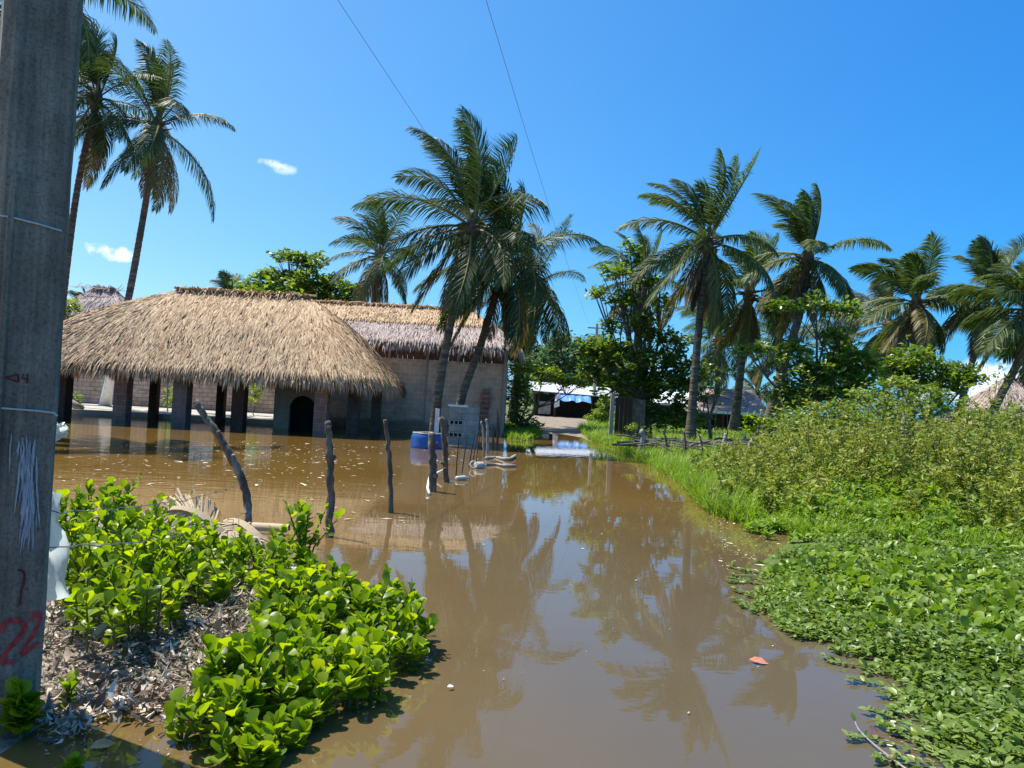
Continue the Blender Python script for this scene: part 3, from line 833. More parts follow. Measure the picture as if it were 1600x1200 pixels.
def palm(label, path, n=24, L=4.0, seed=1, mats=('frond', 'rachis'), r=.15, el0=84, el1=-52, dead=3, old=2, nuts=0, ll=.8, group='coconut palms', nleaf=92, lw=.038, white=False, wind=1.0, name='coconut_palm', azoff=0, g0=.45, g1=.8):
    """path: points from base up to the heart of the crown"""
    rng = np.random.default_rng(seed)
    path = [np.asarray(p, float) for p in path]
    root = thing(name, label, 'palm tree', path[0], group)
    c = bez(path, 14); n_ = len(c); s = np.linspace(0, 1, n_)
    rad = r * (1.0 - .32 * s) + r * .55 * np.exp(-s * 14)
    # ring scars
    m = n_ * 5; ss = np.linspace(0, 1, m); cc = np.stack([np.interp(ss, s, c[:, k]) for k in range(3)], -1)
    rd = np.interp(ss, s, rad) * (1 + .05 * (np.arange(m) % 3 == 0)) + rng.normal(0, r * .02, m)
    mb = MB(); tube(mb, cc, rd, 10, True)
    if white:
        me = mb.build('trunk', M['palmtrunk'], root, True)
        mw = MB(); k = int(m * white); tube(mw, cc[:k], rd[:k] + .012, 12, True); mw.build('painted_base', M['white'], root, True)
    else:
        mb.build('trunk', M['palmtrunk'], root, True)
    top = path[-1]; axis_ = unit(path[-1] - path[-2])
    # crown heart: leaf bases and fibre
    mb = MB()
    tube(mb, [top - axis_ * .75, top - axis_ * .35, top, top + axis_ * .45], [r * .75, r * 1.5, r * 1.35, r * .25], 9, True)
    for k in range(16):
        a = k * 2.4; o = np.array((math.cos(a), math.sin(a), 0)); b = top - axis_ * rng.uniform(.1, .6)
        tube(mb, [b, b + o * .28 + (0, 0, .1), b + o * .62 + (0, 0, rng.uniform(-.05, .25))], [.07, .05, .02], 5)
    crown = mb.build('crown', M['fibre'], root)
    for k in range(n):
        a = k / (n - 1)
        e_ = el0 - (el0 - 56) * a / .34 if a < .34 else 46 + (el1 - 46) * ((a - .34) / .66) ** .9
        el = math.radians(e_ + rng.normal(0, 7)); az = k * 2.39996 + azoff + rng.normal(0, .35)
        o = top + axis_ * .12 * (1 - a) - axis_ * .3 * a + np.array((math.cos(az), math.sin(az), 0)) * .1
        l = L * rng.uniform(.82, 1.15) * (.7 if k == 0 else .9 if k < 3 else 1.04)
        mt = ('frond_old', mats[1]) if n - old <= k else mats
        frond(crown, o, az, el, l, rng, g=g0 + (g1 - g0) * a, nleaf=nleaf, ll=ll * rng.uniform(.9, 1.1), lw=lw, mats=mt, wind=wind, droop=.2 + .65 * a, comb=.75 * max(0, 1 - a * 1.6))
    for k in range(dead):
        az = rng.uniform(0, 6.28)
        frond(crown, top - axis_ * .45, az, math.radians(rng.uniform(-80, -60)), L * .75, rng, g=.6, nleaf=int(nleaf * .6), ll=ll * .7, lw=lw, mats=('frond_dead', 'fibre'), wind=.1, droop=.8, name='dead_frond')
    for k in range(nuts):
        a = rng.uniform(0, 6.28); b = top - axis_ * rng.uniform(.3, .6) + np.array((math.cos(a), math.sin(a), 0)) * rng.uniform(.22, .36)
        mb = MB(); pr = [(.001, -.14), (.06, -.12), (.1, -.05), (.105, .03), (.075, .1), (.001, .13)]; lathe(mb, b, pr, 10); mb.build('coconut', M['coconut'], root, True)
    return root


def pp(d, *px):
    """path at distance d through pixels; base first"""
    return [D(a, b, d) for a, b in px]


# two leaning palms in front of the block house
palm('larger twin palm leaning over the flooded yard, its trunk just left of the block pier', pp(25, (676, 705), (684, 620), (703, 510), (738, 350)), 23, 3.5, 11, r=.17, nuts=5, dead=2, old=1, ll=.8, nleaf=92, lw=.04, el1=-54, azoff=.4)
palm('lower of the twin leaning palms, trunk leaning right behind the cinder-block pier', pp(26, (708, 700), (722, 620), (752, 535), (792, 400)), 20, 3.3, 23, r=.16, nuts=3, dead=3, old=2, ll=.78, nleaf=86, lw=.04, el1=-50, azoff=1.9)
palm('tall slim palm with white-painted base and right-leaning trunk behind the thatched hall', [G(164, 634, .17) * (1, 1, 1)] + pp(33, (182, 540), (203, 455), (232, 290), (246, 192)), 20, 3.9, 31, r=.17, white=.2, dead=2, ll=.72, nuts=2, el1=-48)
palm('palm with bushy drooping crown half hidden by the concrete pole', pp(33, (85, 640), (95, 500), (120, 300), (152, 150)), 21, 3.5, 41, r=.17, dead=2, ll=.72, el1=-60)
palm('palm whose dark fronds show at the top left corner beside the concrete pole', pp(20, (-50, 690), (-20, 400), (20, 150), (45, -30)), 20, 3.2, 47, r=.17, dead=2, ll=.72, el1=-62)
palm('palm with short drooping crown behind the block house roof, left of the twin palms', pp(42, (560, 650), (575, 540), (592, 395)), 17, 3.3, 53, ('frond', 'rachis'), r=.17, ll=.72, el1=-55)
palm('low palm with ragged crown directly right of the block house roof', pp(40, (800, 660), (812, 560), (828, 445)), 20, 3.6, 59, r=.24, dead=6, ll=.72, el1=-66)
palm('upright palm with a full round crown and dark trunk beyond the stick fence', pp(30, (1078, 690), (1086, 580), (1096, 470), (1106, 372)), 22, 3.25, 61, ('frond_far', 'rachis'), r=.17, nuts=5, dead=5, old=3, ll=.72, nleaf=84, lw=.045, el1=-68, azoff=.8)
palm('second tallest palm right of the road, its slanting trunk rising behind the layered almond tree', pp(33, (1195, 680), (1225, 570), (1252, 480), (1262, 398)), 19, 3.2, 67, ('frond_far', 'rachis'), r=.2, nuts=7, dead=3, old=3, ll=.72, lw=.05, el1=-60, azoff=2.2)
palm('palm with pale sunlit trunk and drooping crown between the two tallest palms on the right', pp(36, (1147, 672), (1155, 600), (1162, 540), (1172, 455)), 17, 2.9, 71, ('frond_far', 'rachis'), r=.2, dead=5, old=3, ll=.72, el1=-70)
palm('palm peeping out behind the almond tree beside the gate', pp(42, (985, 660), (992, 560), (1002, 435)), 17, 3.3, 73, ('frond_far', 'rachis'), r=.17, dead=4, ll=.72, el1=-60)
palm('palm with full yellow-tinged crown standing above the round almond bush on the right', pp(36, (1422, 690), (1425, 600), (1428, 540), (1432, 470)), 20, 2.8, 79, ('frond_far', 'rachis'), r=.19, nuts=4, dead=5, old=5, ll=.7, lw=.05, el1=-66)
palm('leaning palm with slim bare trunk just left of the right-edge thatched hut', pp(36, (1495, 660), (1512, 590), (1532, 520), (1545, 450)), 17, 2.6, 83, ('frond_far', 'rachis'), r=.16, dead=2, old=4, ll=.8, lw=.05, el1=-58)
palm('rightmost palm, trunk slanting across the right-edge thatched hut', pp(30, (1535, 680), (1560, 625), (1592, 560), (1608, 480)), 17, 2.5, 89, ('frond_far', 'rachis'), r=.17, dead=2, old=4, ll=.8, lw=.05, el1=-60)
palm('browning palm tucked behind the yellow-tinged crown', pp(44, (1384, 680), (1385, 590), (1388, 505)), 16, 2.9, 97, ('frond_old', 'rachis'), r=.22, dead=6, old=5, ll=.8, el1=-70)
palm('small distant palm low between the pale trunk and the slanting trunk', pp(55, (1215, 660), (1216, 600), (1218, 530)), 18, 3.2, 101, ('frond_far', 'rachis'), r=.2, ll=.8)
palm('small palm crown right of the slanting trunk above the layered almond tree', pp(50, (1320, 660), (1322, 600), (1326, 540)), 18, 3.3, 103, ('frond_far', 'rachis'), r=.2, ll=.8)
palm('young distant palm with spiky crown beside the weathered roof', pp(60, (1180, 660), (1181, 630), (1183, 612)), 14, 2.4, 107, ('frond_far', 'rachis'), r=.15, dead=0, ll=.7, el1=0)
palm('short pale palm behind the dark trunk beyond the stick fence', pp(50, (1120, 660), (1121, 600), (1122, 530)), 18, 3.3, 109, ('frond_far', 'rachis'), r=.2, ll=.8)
palm('distant palm tip above the ridge of the thatched hall', pp(70, (355, 640), (356, 560), (358, 462)), 14, 2.6, 113, ('frond', 'rachis'), r=.18, dead=0, ll=.8)
palm('distant palm tip behind the grey thatched hut', pp(70, (128, 640), (129, 560), (131, 486)), 14, 2.4, 127, ('frond', 'rachis'), r=.18, dead=0, ll=.8)

# ------------------------------------------------------------------ broad-leaved trees


def crown_leaves(mb, blobs, d, rng, dens, leaf, tpl, per=9, flat=1.0, up=.55):
    """rosettes of leaves through the volume of each clump"""
    spots = []
    for bl in blobs:
        px, py, rx, ry = bl[:4]; dd = bl[4] if len(bl) > 4 else 0
        c = D(px, py, d + dd); k = (d + dd) / F
        R = np.array((rx * k, rx * k * .85, ry * k))
        n = max(6, int(dens * (R[0] * R[2] * 4)))
        v = unit(rng.normal(0, 1, (n, 3))); rad = rng.random((n, 1)) ** .45
        # break the outline: gaps and lobes
        lob = .72 + .5 * vnoise(v[:, 0] * 2 + px, v[:, 2] * 2 + v[:, 1], 1.6, int(px) % 13)
        spots.append(c + v * rad * R * lob[:, None])
    S = np.concatenate(spots); n = len(S)
    for k in range(per):
        az = rng.uniform(0, 6.28, n); el = rng.normal(.25, .35, n)
        X = np.stack([np.cos(az) * np.cos(el), np.sin(az) * np.cos(el), np.sin(el)], -1)
        upv = np.array((0, 0, 1.)) + rng.normal(0, up, (n, 3))
        X, Y, Zz = frames(X, upv)
        l = leaf * rng.uniform(.6, 1.25, (n, 1))
        scatter(mb, *tpl, S + rng.normal(0, leaf * .35, (n, 3)), X * l, Y * l, Zz * l)
    return S


def tree(label, d, base, blobs, dens=14, leaf=.2, mat='almond', tpl=OBOV_LO, seed=1, r=.14, per=9, name='almond_tree', cat='tree', group='broad-leaved trees', trunk_px=None, up=.55, zb=None):
    rng = np.random.default_rng(seed)
    b = D(*base, d); b[2] = gz(b[0], b[1])[0] - .05
    root = thing(name, label, cat, b, group)
    mb = MB(); S = crown_leaves(mb, blobs, d, rng, dens, leaf, tpl, per, up=up)
    mb.build('crown', M[mat], root)
    mb = MB()
    tops = [D(bl[0], bl[1], d + (bl[4] if len(bl) > 4 else 0)) for bl in blobs]
    fork = b + (np.mean(tops, 0) - b) * np.array((.55, .55, .42))
    if trunk_px: fork = D(*trunk_px, d)
    tube(mb, bez([b, (b + fork) / 2 + rng.normal(0, .06, 3), fork], 6), np.linspace(r * 1.25, r * .85, 13), 9)
    for tpnt in tops:
        mid = (fork + tpnt) / 2 + np.array((0, 0, -.1 * np.linalg.norm(tpnt - fork))) + rng.normal(0, .1, 3)
        c = bez([fork, mid, tpnt], 5); tube(mb, c, np.linspace(r * .6, r * .12, len(c)), 6)
        near = S[np.linalg.norm(S - tpnt, axis=1).argsort()[:60]]
        for q in rng.choice(len(near), min(7, len(near)), False):
            tube(mb, bez([c[-4], (c[-4] + near[q]) / 2 + (0, 0, -.05), near[q]], 4), np.linspace(r * .2, r * .06, 9), 5)
    mb.build('trunk', M['bark'], root, True)
    return root


tree('dark layered almond tree showing above the hall and house roofs', 46, (465, 640),
     [(450, 400, 30, 10), (480, 408, 34, 14), (425, 432, 28, 12), (470, 440, 55, 20), (400, 448, 32, 14), (520, 446, 32, 14), (550, 455, 24, 10), (455, 460, 90, 20), (530, 468, 40, 14)], 22, .3, seed=201, r=.25)
tree('large dark almond tree beside the road gate, its top branches reaching up toward the palms', 32, (1012, 690),
     [(985, 392, 14, 14), (1000, 410, 22, 12), (960, 425, 30, 12), (1010, 440, 30, 14), (975, 470, 34, 16), (1000, 500, 32, 16), (955, 510, 24, 12), (945, 548, 34, 26), (990, 560, 60, 34), (1050, 560, 30, 26), (970, 600, 52, 26), (1030, 605, 50, 30), (1060, 640, 26, 20), (925, 580, 22, 24), (1000, 640, 40, 18), (1035, 655, 50, 18), (1085, 655, 30, 14), (1070, 590, 44, 26), (1062, 532, 26, 14), (935, 458, 24, 9), (1040, 472, 26, 11), (920, 540, 22, 14), (1020, 520, 34, 16)], 22, .25, seed=203, r=.18)  # lowest clumps added to fill the shadow under the tree with dark
tree('thin-leaved almond sapling between the dark palm trunk and the pale palm trunk', 31, (1112, 685),
     [(1095, 580, 26, 16), (1120, 600, 24, 14), (1105, 622, 30, 16), (1128, 572, 16, 10), (1085, 610, 20, 12)], 9, .19, seed=205, r=.07)
tree('big layered almond tree with flat leafy tiers in the middle of the right bank', 28, (1270, 700),
     [(1240, 480, 52, 10), (1300, 482, 46, 11), (1335, 490, 24, 9), (1275, 466, 22, 7), (1200, 545, 40, 9), (1165, 548, 22, 8), (1245, 545, 30, 10), (1260, 575, 60, 30), (1320, 560, 45, 30), (1290, 610, 74, 36), (1235, 620, 40, 26), (1350, 590, 44, 34), (1310, 525, 36, 10)], 25, .23, seed=207, r=.14)
tree('round dark almond bush below the yellow-tinged palm', 30, (1440, 690),
     [(1430, 565, 54, 20), (1480, 580, 44, 18), (1400, 580, 44, 22), (1455, 600, 60, 20), (1515, 592, 24, 12)], 34, .23, seed=209, r=.12)
tree('yellow-green sunlit tree overhanging the road beside the block house', 38, (812, 685),
     [(815, 575, 24, 12), (850, 582, 30, 12), (885, 594, 26, 10), (908, 600, 16, 9)], 34, .22, 'almond_light', seed=211, r=.09, name='overhanging_tree')
tree('dark shrub at the right corner of the block house wall', 35, (808, 690),
     [(808, 600, 22, 22), (812, 630, 26, 26), (830, 600, 20, 14), (808, 665, 22, 24), (832, 668, 22, 16)], 22, .18, 'almond', seed=213, r=.08, name='corner_shrub', cat='shrub', group='shrubs')
tree('yellow-green shrub beside the far utility pole left of the gate', 46, (945, 668),
     [(945, 625, 14, 14), (938, 645, 18, 16), (948, 655, 16, 14), (925, 655, 14, 8)], 24, .18, 'almond_light', seed=215, r=.06, name='roadside_shrub', cat='shrub', group='shrubs')
tree('sparse little shrub growing against the whitish gate stump', 26, (1000, 705),
     [(992, 668, 16, 14), (985, 690, 12, 14), (1010, 675, 12, 12)], 12, .13, 'almond_light', seed=217, r=.03, name='sparse_shrub', cat='shrub', group='shrubs')
tree('small bright-leaved sapling at the stick fence in front of the pale trunk', 24, (1180, 700),
     [(1175, 655, 14, 7), (1195, 662, 12, 6), (1178, 672, 10, 7)], 14, .17, 'shrub', seed=219, r=.03, name='bright_sapling', cat='shrub', group='shrubs')
for lb, d, b, bl, sd, mt in (
    ('tall olive shrub below the round almond bush', 19, (1400, 760), [(1400, 600, 36, 14), (1445, 612, 44, 16), (1350, 622, 40, 16), (1410, 640, 60, 20), (1475, 632, 40, 16)], 221, 'weedlight'),
    ('dark green shrub in front of the right-edge thatched hut', 20, (1530, 770), [(1520, 650, 40, 16), (1556, 664, 46, 20), (1500, 676, 56, 20), (1580, 694, 50, 20)], 223, 'weedlight'),
    ('pale shrub at the right picture edge under the slanting palm trunk', 18, (1620, 780), [(1592, 650, 26, 20), (1612, 672, 36, 22), (1590, 700, 40, 20)], 225, 'weedlight'),
    ('dense dark shrub below the layered almond tree', 24, (1290, 740), [(1240, 660, 50, 24), (1300, 650, 60, 26), (1350, 660, 50, 26)], 227, 'almond')):
    tree(lb, d, b, bl, 60, .12, mt, OVAL, seed=sd, r=.05, name='bank_shrub', cat='shrub', group='shrubs', per=8)
tree('bright plant on the slab behind the hall at the grey block column', 34, (275, 645), [(272, 612, 12, 12), (266, 625, 10, 10)], 20, .16, 'shrub', seed=229, r=.02, name='potted_plant', cat='plant', group='yard plants')
tree('bright bushy plant behind the dark wooden column of the hall', 34, (400, 650), [(400, 608, 15, 12), (394, 622, 14, 10)], 20, .18, 'shrub', seed=231, r=.02, name='potted_plant', cat='plant', group='yard plants')
tree('dark low plant on the slab beside the grey log', 34, (112, 640), [(108, 622, 16, 8), (122, 628, 12, 6)], 20, .16, 'almond', seed=233, r=.02, name='potted_plant', cat='plant', group='yard plants')
tree('leafy bush just below the grey thatched hut roof', 36, (112, 560), [(108, 478, 16, 12), (118, 484, 14, 8), (110, 495, 20, 10)], 20, .18, 'almond_light', seed=235, r=.06, name='almond_tree')

# far wood behind everything
rng = np.random.default_rng(300)
mb = MB()
blobs = []
for x in range(820, 1000, 14):
    top = 532 + 22 * math.sin(x * .05) ** 2 + rng.uniform(-4, 6)
    for y in np.arange(top, 625, 15): blobs.append((x + rng.uniform(-6, 6), y, 20, 14, rng.uniform(-4, 6)))
crown_leaves(mb, blobs, 84, rng, 5.5, .5, OBOV_LO, 7)
blobs = []
for x in range(-250, 2100, 34):
    if 800 < x < 960: continue
    hz_ = 621 + .056 * (x - 800); top = hz_ - 14 - rng.uniform(0, 20)
    for y in np.arange(top, hz_ + 6, 14): blobs.append((x + rng.uniform(-10, 10), y, 34, 14, rng.uniform(-6, 8)))
crown_leaves(mb, blobs, 105, rng, 1.0, .7, OBOV_LO, 6)
tag(mb.build('woods', M['woods']), 'hazy green wood closing the view behind the shed and the road', 'woods', kind='stuff')

# ------------------------------------------------------------------ far shed, far houses, gate
s0 = D(832, 648, 60); s1 = D(938, 655, 60); gz0 = .3
shed = thing('roadside_shed', 'low dark shed with white roof and blue tarp at the end of the road', 'shed', ((s0[0] + s1[0]) / 2, 60, gz0))
xa, xb = s0[0], s1[0] + 1.2
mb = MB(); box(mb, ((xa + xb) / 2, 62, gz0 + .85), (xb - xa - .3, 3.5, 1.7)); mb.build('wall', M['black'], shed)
mb = MB(); V = [(xa - .3, 59.6, gz0 + 1.95), (xb + .3, 59.6, gz0 + 1.75), (xb + .3, 64.4, gz0 + 2.55), (xa - .3, 64.4, gz0 + 2.75)]
V = np.array(V); mb.add(np.concatenate([V, V - (0, 0, .06)]), [np.array([(0, 1, 2, 3), (7, 6, 5, 4), (0, 4, 5, 1), (1, 5, 6, 2), (2, 6, 7, 3), (3, 7, 4, 0)])]); mb.build('roof', M['zinc'], shed)
mb = MB(); tx0 = D(868, 640, 59.3)[0]; tx1 = D(922, 640, 59.3)[0]; n = 14; V = []
for k in range(n + 1):
    x = tx0 + (tx1 - tx0) * k / n
    for (y, z) in ((60.2, 2.18), (59.2, 1.86), (58.7, 1.52 + .07 * math.sin(k * 1.3))): V.append((x, y, z + gz0 - .02 * k / n - .25 + .03 * math.sin(k * 2.1)))
i = np.arange(n)[:, None] * 3 + np.arange(2)[None]; i = i.ravel(); mb.add(V, [np.stack([i, i + 3, i + 4, i + 1], -1)]); mb.build('tarp', M['bluetarp'], shed)
mb = MB()
for px in (834, 866, 868, 924): tube(mb, [(D(px, 640, 58.9)[0], 58.9, gz0 - .1), (D(px, 640, 58.9)[0], 58.9, gz0 + 1.75)], .05, 6)
mb.build('post', M['darkwood'], shed)
mb = MB(); q0 = D(841, 645, 59)[0]; q1 = D(860, 645, 59)[0]; box(mb, ((q0 + q1) / 2, 59.2, gz0 + .65), (q1 - q0, .05, .95)); mb.build('board', M['greyblock'], shed)
mb = MB(); q0 = D(866, 640, 58.8)[0]; V = []
for k in range(7):
    for j in range(4): V.append((q0 + j * .13 + .03 * math.sin(k), 58.75 + .05 * math.sin(j * 2 + k), gz0 + 1.7 - k * .17 + .05 * j))
i = (np.arange(6)[:, None] * 4 + np.arange(3)[None]).ravel(); mb.add(V, [np.stack([i, i + 1, i + 5, i + 4], -1)]); mb.build('hanging_cloth', M['sheetwhite'], shed)


def gable(label, name, d, pxl, pxr, py_eave, py_ridge, wallm, roofm, ridge_l, ridge_r, depth=5, fascia=None, cat='house'):
    a = D(pxl, py_eave, d); b = D(pxr, py_eave, d); ze = (a[2] + b[2]) / 2; zr = D((pxl + pxr) / 2, py_ridge, d + depth / 2)[2]
    root = thing(name, label, cat, ((a[0] + b[0]) / 2, d, .3)); x0, x1 = a[0], b[0]
    r0 = D(ridge_l, py_ridge, d + depth / 2)[0]; r1 = D(ridge_r, py_ridge, d + depth / 2)[0]; y0, y1 = d, d + depth
    mb = MB(); box(mb, ((x0 + x1) / 2, d + depth / 2, ze / 2), (x1 - x0 - .6, depth - 1, ze)); mb.build('wall', wallm, root)
    V = np.array([(x0, y0, ze), (x1, y0, ze), (x1, y1, ze), (x0, y1, ze), (r0, (y0 + y1) / 2, zr), (r1, (y0 + y1) / 2, zr)])
    mb = MB(); mb.add(np.concatenate([V, V - (0, 0, .12)]), [np.array([(0, 1, 5, 4), (2, 3, 4, 5), (0, 6, 7, 1), (1, 7, 8, 2), (2, 8, 9, 3), (3, 9, 6, 0)]), np.array([(1, 2, 5), (3, 0, 4)])]); mb.build('roof', roofm, root)
    if fascia:
        mb = MB(); box(mb, ((x0 + x1) / 2, y0 - .05, ze - .02), (x1 - x0, .06, .16)); mb.build('fascia', fascia, root)
    for k in range(3):
        q = x0 + (x1 - x0) * (.2 + .3 * k); mb = MB(); box(mb, (q, d + .47, ze * .45), (1.0, .08, ze * .7)); mb.build('opening_dark_panel', M['black'], root)  # black panels on the solid wall stand in for unlit openings
    return root


gable('low house with weathered pinkish roof and white eave beyond the stick fence', 'roadside_house', 48, 1085, 1205, 645, 608, M['darkwood'], M['oldtile'], 1110, 1178, 6, M['sheetwhite'])
gable('long low shed with white roof glimpsed behind the dark palm trunk', 'low_shed', 56, 1000, 1090, 630, 612, M['greywood'], M['sheetwhite'], 1005, 1085, 5)
hr = D(1575, 592, 40)
hut2 = thing('thatched_hut', 'tan thatched hut at the right edge behind the slanting palm trunk', 'hut', (hr[0], 40, .3))
rng = np.random.default_rng(310)
thatch(hut2, 'roof', rounded_loop(hr[0] - 2.6, hr[0] + 3.4, 37.5, 43, 1.3), 1.5, (hr[0] - .1, 40.2, hr[2]), (hr[0] + .9, 40.2, hr[2]), M['straw_grey'], M['straw_base'], rng, dens=110, bl=.6, bw=.045, sag=.12)
for q in (-1.8, 2.6):
    mb = MB(); tube(mb, [(hr[0] + q, 38.3, .1), (hr[0] + q, 38.3, 1.6)], .09, 7); mb.build('post', M['darkwood'], hut2)

gate = thing('board_gate', 'brown and grey board gate with pale concrete post under the big almond tree', 'gate', D(970, 690, 30) * (1, 1, 0) + (0, 0, .2))
x = D(955, 660, 30)[0]; mb = MB(); box(mb, (x, 30, 1.0), (.16, .16, 2.0), jit=.01, rng=rng); mb.build('gate_post', M['greywood'], gate)
x0 = D(960, 660, 30)[0]; mb = MB()
for k in range(4): box(mb, (x0 + .1 + k * .17, 30.05 + .01 * k, .95 + rng.uniform(-.03, .03)), (.16, .04, 1.8))
mb.build('board', M['darkwood'], gate)
x0 = D(982, 660, 30.3)[0]; mb = MB()
for k in range(4): box(mb, (x0 + .08 + k * .16, 30.3, 1.0), (.15, .03, 1.7 - .04 * k))
mb.build('grey_panel', M['bark'], gate)

# ------------------------------------------------------------------ utility poles and wires
fp = D(928, 640, 62)
upole = thing('utility_pole', 'distant grey utility pole beside the blue tarp shed', 'utility pole', (fp[0], 62, .3))
top = D(933, 506, 62); mb = MB(); tube(mb, [(fp[0], 62, .1), top], [.16, .1], 10); mb.build('pole', M['greywood'], upole)
mb = MB(); box(mb, top + (0, 0, -.35), (1.5, .1, .1)); mb.build('crossarm', M['greywood'], upole)
for a, lbl in ((((684, -300), 14, (920, 505), 62, .7), 'right-hand black overhead wire running down to the distant utility pole'),
               (((350, -300), 14, (916, 566), 62, .5), 'left-hand black overhead wire passing behind the taller twin palm')):
    p0 = D(*a[0], a[1]); p1 = D(*a[2], a[3]); ext = p0 - (p1 - p0) * .25
    s = np.linspace(0, 1, 60)[:, None]; c = ext + (p1 - ext) * s - np.array((0, 0, 1)) * a[4] * 4 * s * (1 - s)
    mb = MB(); tube(mb, c, .0065, 5, True); tag(mb.build('overhead_wire', M['wire'], None, True), lbl, 'wire', 'overhead wires')

# --- near concrete pole
BR = G(63, 1095, .12); dp = BR[1]; TR = D(131, 0, dp)
lean = (TR - BR); lean = lean / lean[2]
pole = thing('concrete_pole', 'large grey concrete pole with red painted numbers at the left edge', 'utility pole', BR + (-.16, .15, -.02))
PA = math.radians(33); PR = (math.cos(PA), math.sin(PA))
prof = np.array([(0, .045), (-.022, 0), (-.262, 0), (-.315, .05), (-.33, .26), (-.28, .31), (-.05, .31), (0, .26)])
mb = MB(); zs = np.linspace(-.5, 8.5, 46); V = []
for z in zs:
    k = 1 - .012 * (z + .5)
    o = BR + lean * (z - BR[2])
    q = prof * k + rng.normal(0, .001, prof.shape)
    V.append(np.column_stack([o[0] + q[:, 0] * PR[0] - q[:, 1] * PR[1], o[1] + q[:, 0] * PR[1] + q[:, 1] * PR[0], np.full(8, z)]))
V = np.concatenate(V); n = len(zs)
i = np.arange(n - 1)[:, None] * 8; j = np.arange(8)[None]; j2 = (j + 1) % 8
mb.add(V, [np.stack([i + j2, i + j, i + 8 + j, i + 8 + j2], -1).reshape(-1, 4), np.arange(8)[None] + (n - 1) * 8]); mb.build('shaft', M['concrete'], pole)
def on_face(px, py, off=.003):
    """point of the pole's front face (its plane leans with the pole) seen at a photo pixel"""
    n = np.array((PR[1], -PR[0], 0.0)); u = np.array((PR[0], PR[1], 0.0))
    nn = unit(np.cross(u, lean)); nn = nn * np.sign(nn @ n)
    r = np.array(cam_ray(px, py)); o = np.array((0, 0, CAM_Z))
    t = ((BR + nn * off - o) @ nn) / (r @ nn)
    return o + r * t


# raised lip of the cable channel on the left chamfer
mb = MB(); pts = [on_face(24, 272), on_face(17, 340), on_face(2, 560), on_face(-10, 760)]
tube(mb, bez(pts, 5), .016, 6); mb.build('channel_lip', M['concrete'], pole)


def ribbon(mb, px, w, rng=None, off=0.0):
    n_ = np.array((PR[1], -PR[0], 0.0))
    P3 = np.array([on_face(a, b, .003 + off) for a, b in px]); n = len(P3)
    T = unit(np.gradient(P3, axis=0)); S = unit(np.cross(n_, T))
    w = np.broadcast_to(np.asarray(w, float), (n,))[:, None]
    if rng is not None: w = w * rng.uniform(.75, 1.2, (n, 1))
    V = np.stack([P3 - S * w, P3 + S * w], 1).reshape(-1, 3); i = np.arange(n - 1) * 2
    mb.add(V, [np.stack([i, i + 1, i + 3, i + 2], -1)])


def curve2(pts, n=6): return [(a[0], a[1]) for a in bez([(x, y, 0) for x, y in pts], n)]


mb = MB()
ribbon(mb, curve2([(1, 988), (8, 974), (22, 969), (36, 974), (37, 986), (26, 1000), (12, 1016), (3, 1032)]), .0105, rng)
ribbon(mb, curve2([(2, 1038), (12, 1034), (22, 1036)]), .010, rng, .001)
ribbon(mb, curve2([(47, 970), (54, 960), (62, 959), (62, 970), (54, 988), (42, 1006), (32, 1022)]), .0095, rng)
ribbon(mb, curve2([(31, 1024), (42, 1018), (52, 1010), (61, 1003)]), .009, rng, .001)
mb.build('painted_number', M['redpaint'], pole)
mb = MB()
for t_ in ([(8, 590), (28, 585), (29, 597), (8, 590)],): 
    for a, b in zip(t_[:-1], t_[1:]): ribbon(mb, [a, b], .004)
ribbon(mb, [(37, 584), (34, 592), (45, 592)], .003); ribbon(mb, [(43, 584), (42, 599)], .003, None, .001)
mb.build('small_painted_mark', M['darkpaint'], pole)
mb = MB()
for k in range(64):
    y0 = rng.uniform(676, 800); x = rng.normal(44 + (y0 - 740) * .06, 9 if y0 < 760 else 6); x = min(max(x, 18), 68)
    y1 = min(y0 + rng.uniform(25, 95), 885); ys = np.linspace(y0, y1, 8); sl = rng.normal(-.05, .07)
    ribbon(mb, [(x + (y - y0) * sl + rng.normal(0, .5), y) for y in ys], np.array([.15, .7, 1, .9, 1, .8, .5, .1]) * rng.uniform(.0012, .0055), rng, .00012 * k)
mb.build('paint_smear', M['whitepaint'], pole)
mb = MB(); ribbon(mb, curve2([(28, 890), (36, 893), (38, 905), (33, 925), (31, 945)]), .005, rng); mb.build('red_smear', M['darkpaint'], pole)
for pts in ([(-20, 333), (20, 340), (60, 350), (97, 361)], [(-20, 636), (20, 639), (60, 642), (84, 645), (90, 650)]):
    mb = MB(); tube(mb, [on_face(a, b, .007) for a, b in pts], .0045, 6); mb.build('tie_wire', M['strap'], pole)

# barbed wire from the pole to the first posts
def barbed(label, a, b, sag, rng):
    s = np.linspace(0, 1, 40)[:, None]; c = a + (b - a) * s - np.array((0, 0, 1)) * sag * 4 * s * (1 - s) + rng.normal(0, .006, (40, 3))
    mb = MB(); tube(mb, c, .003, 4)
    for k in range(2, 38, 3):
        q = c[k]; 
        for _ in range(2):
            v = rng.normal(0, 1, 3); v = v / np.linalg.norm(v) * .018; tube(mb, [q - v, q + v], .002, 4)
    tag(mb.build('barbed_wire', M['wire']), label, 'wire', 'barbed wire strands')


# ------------------------------------------------------------------ fence posts and yard objects


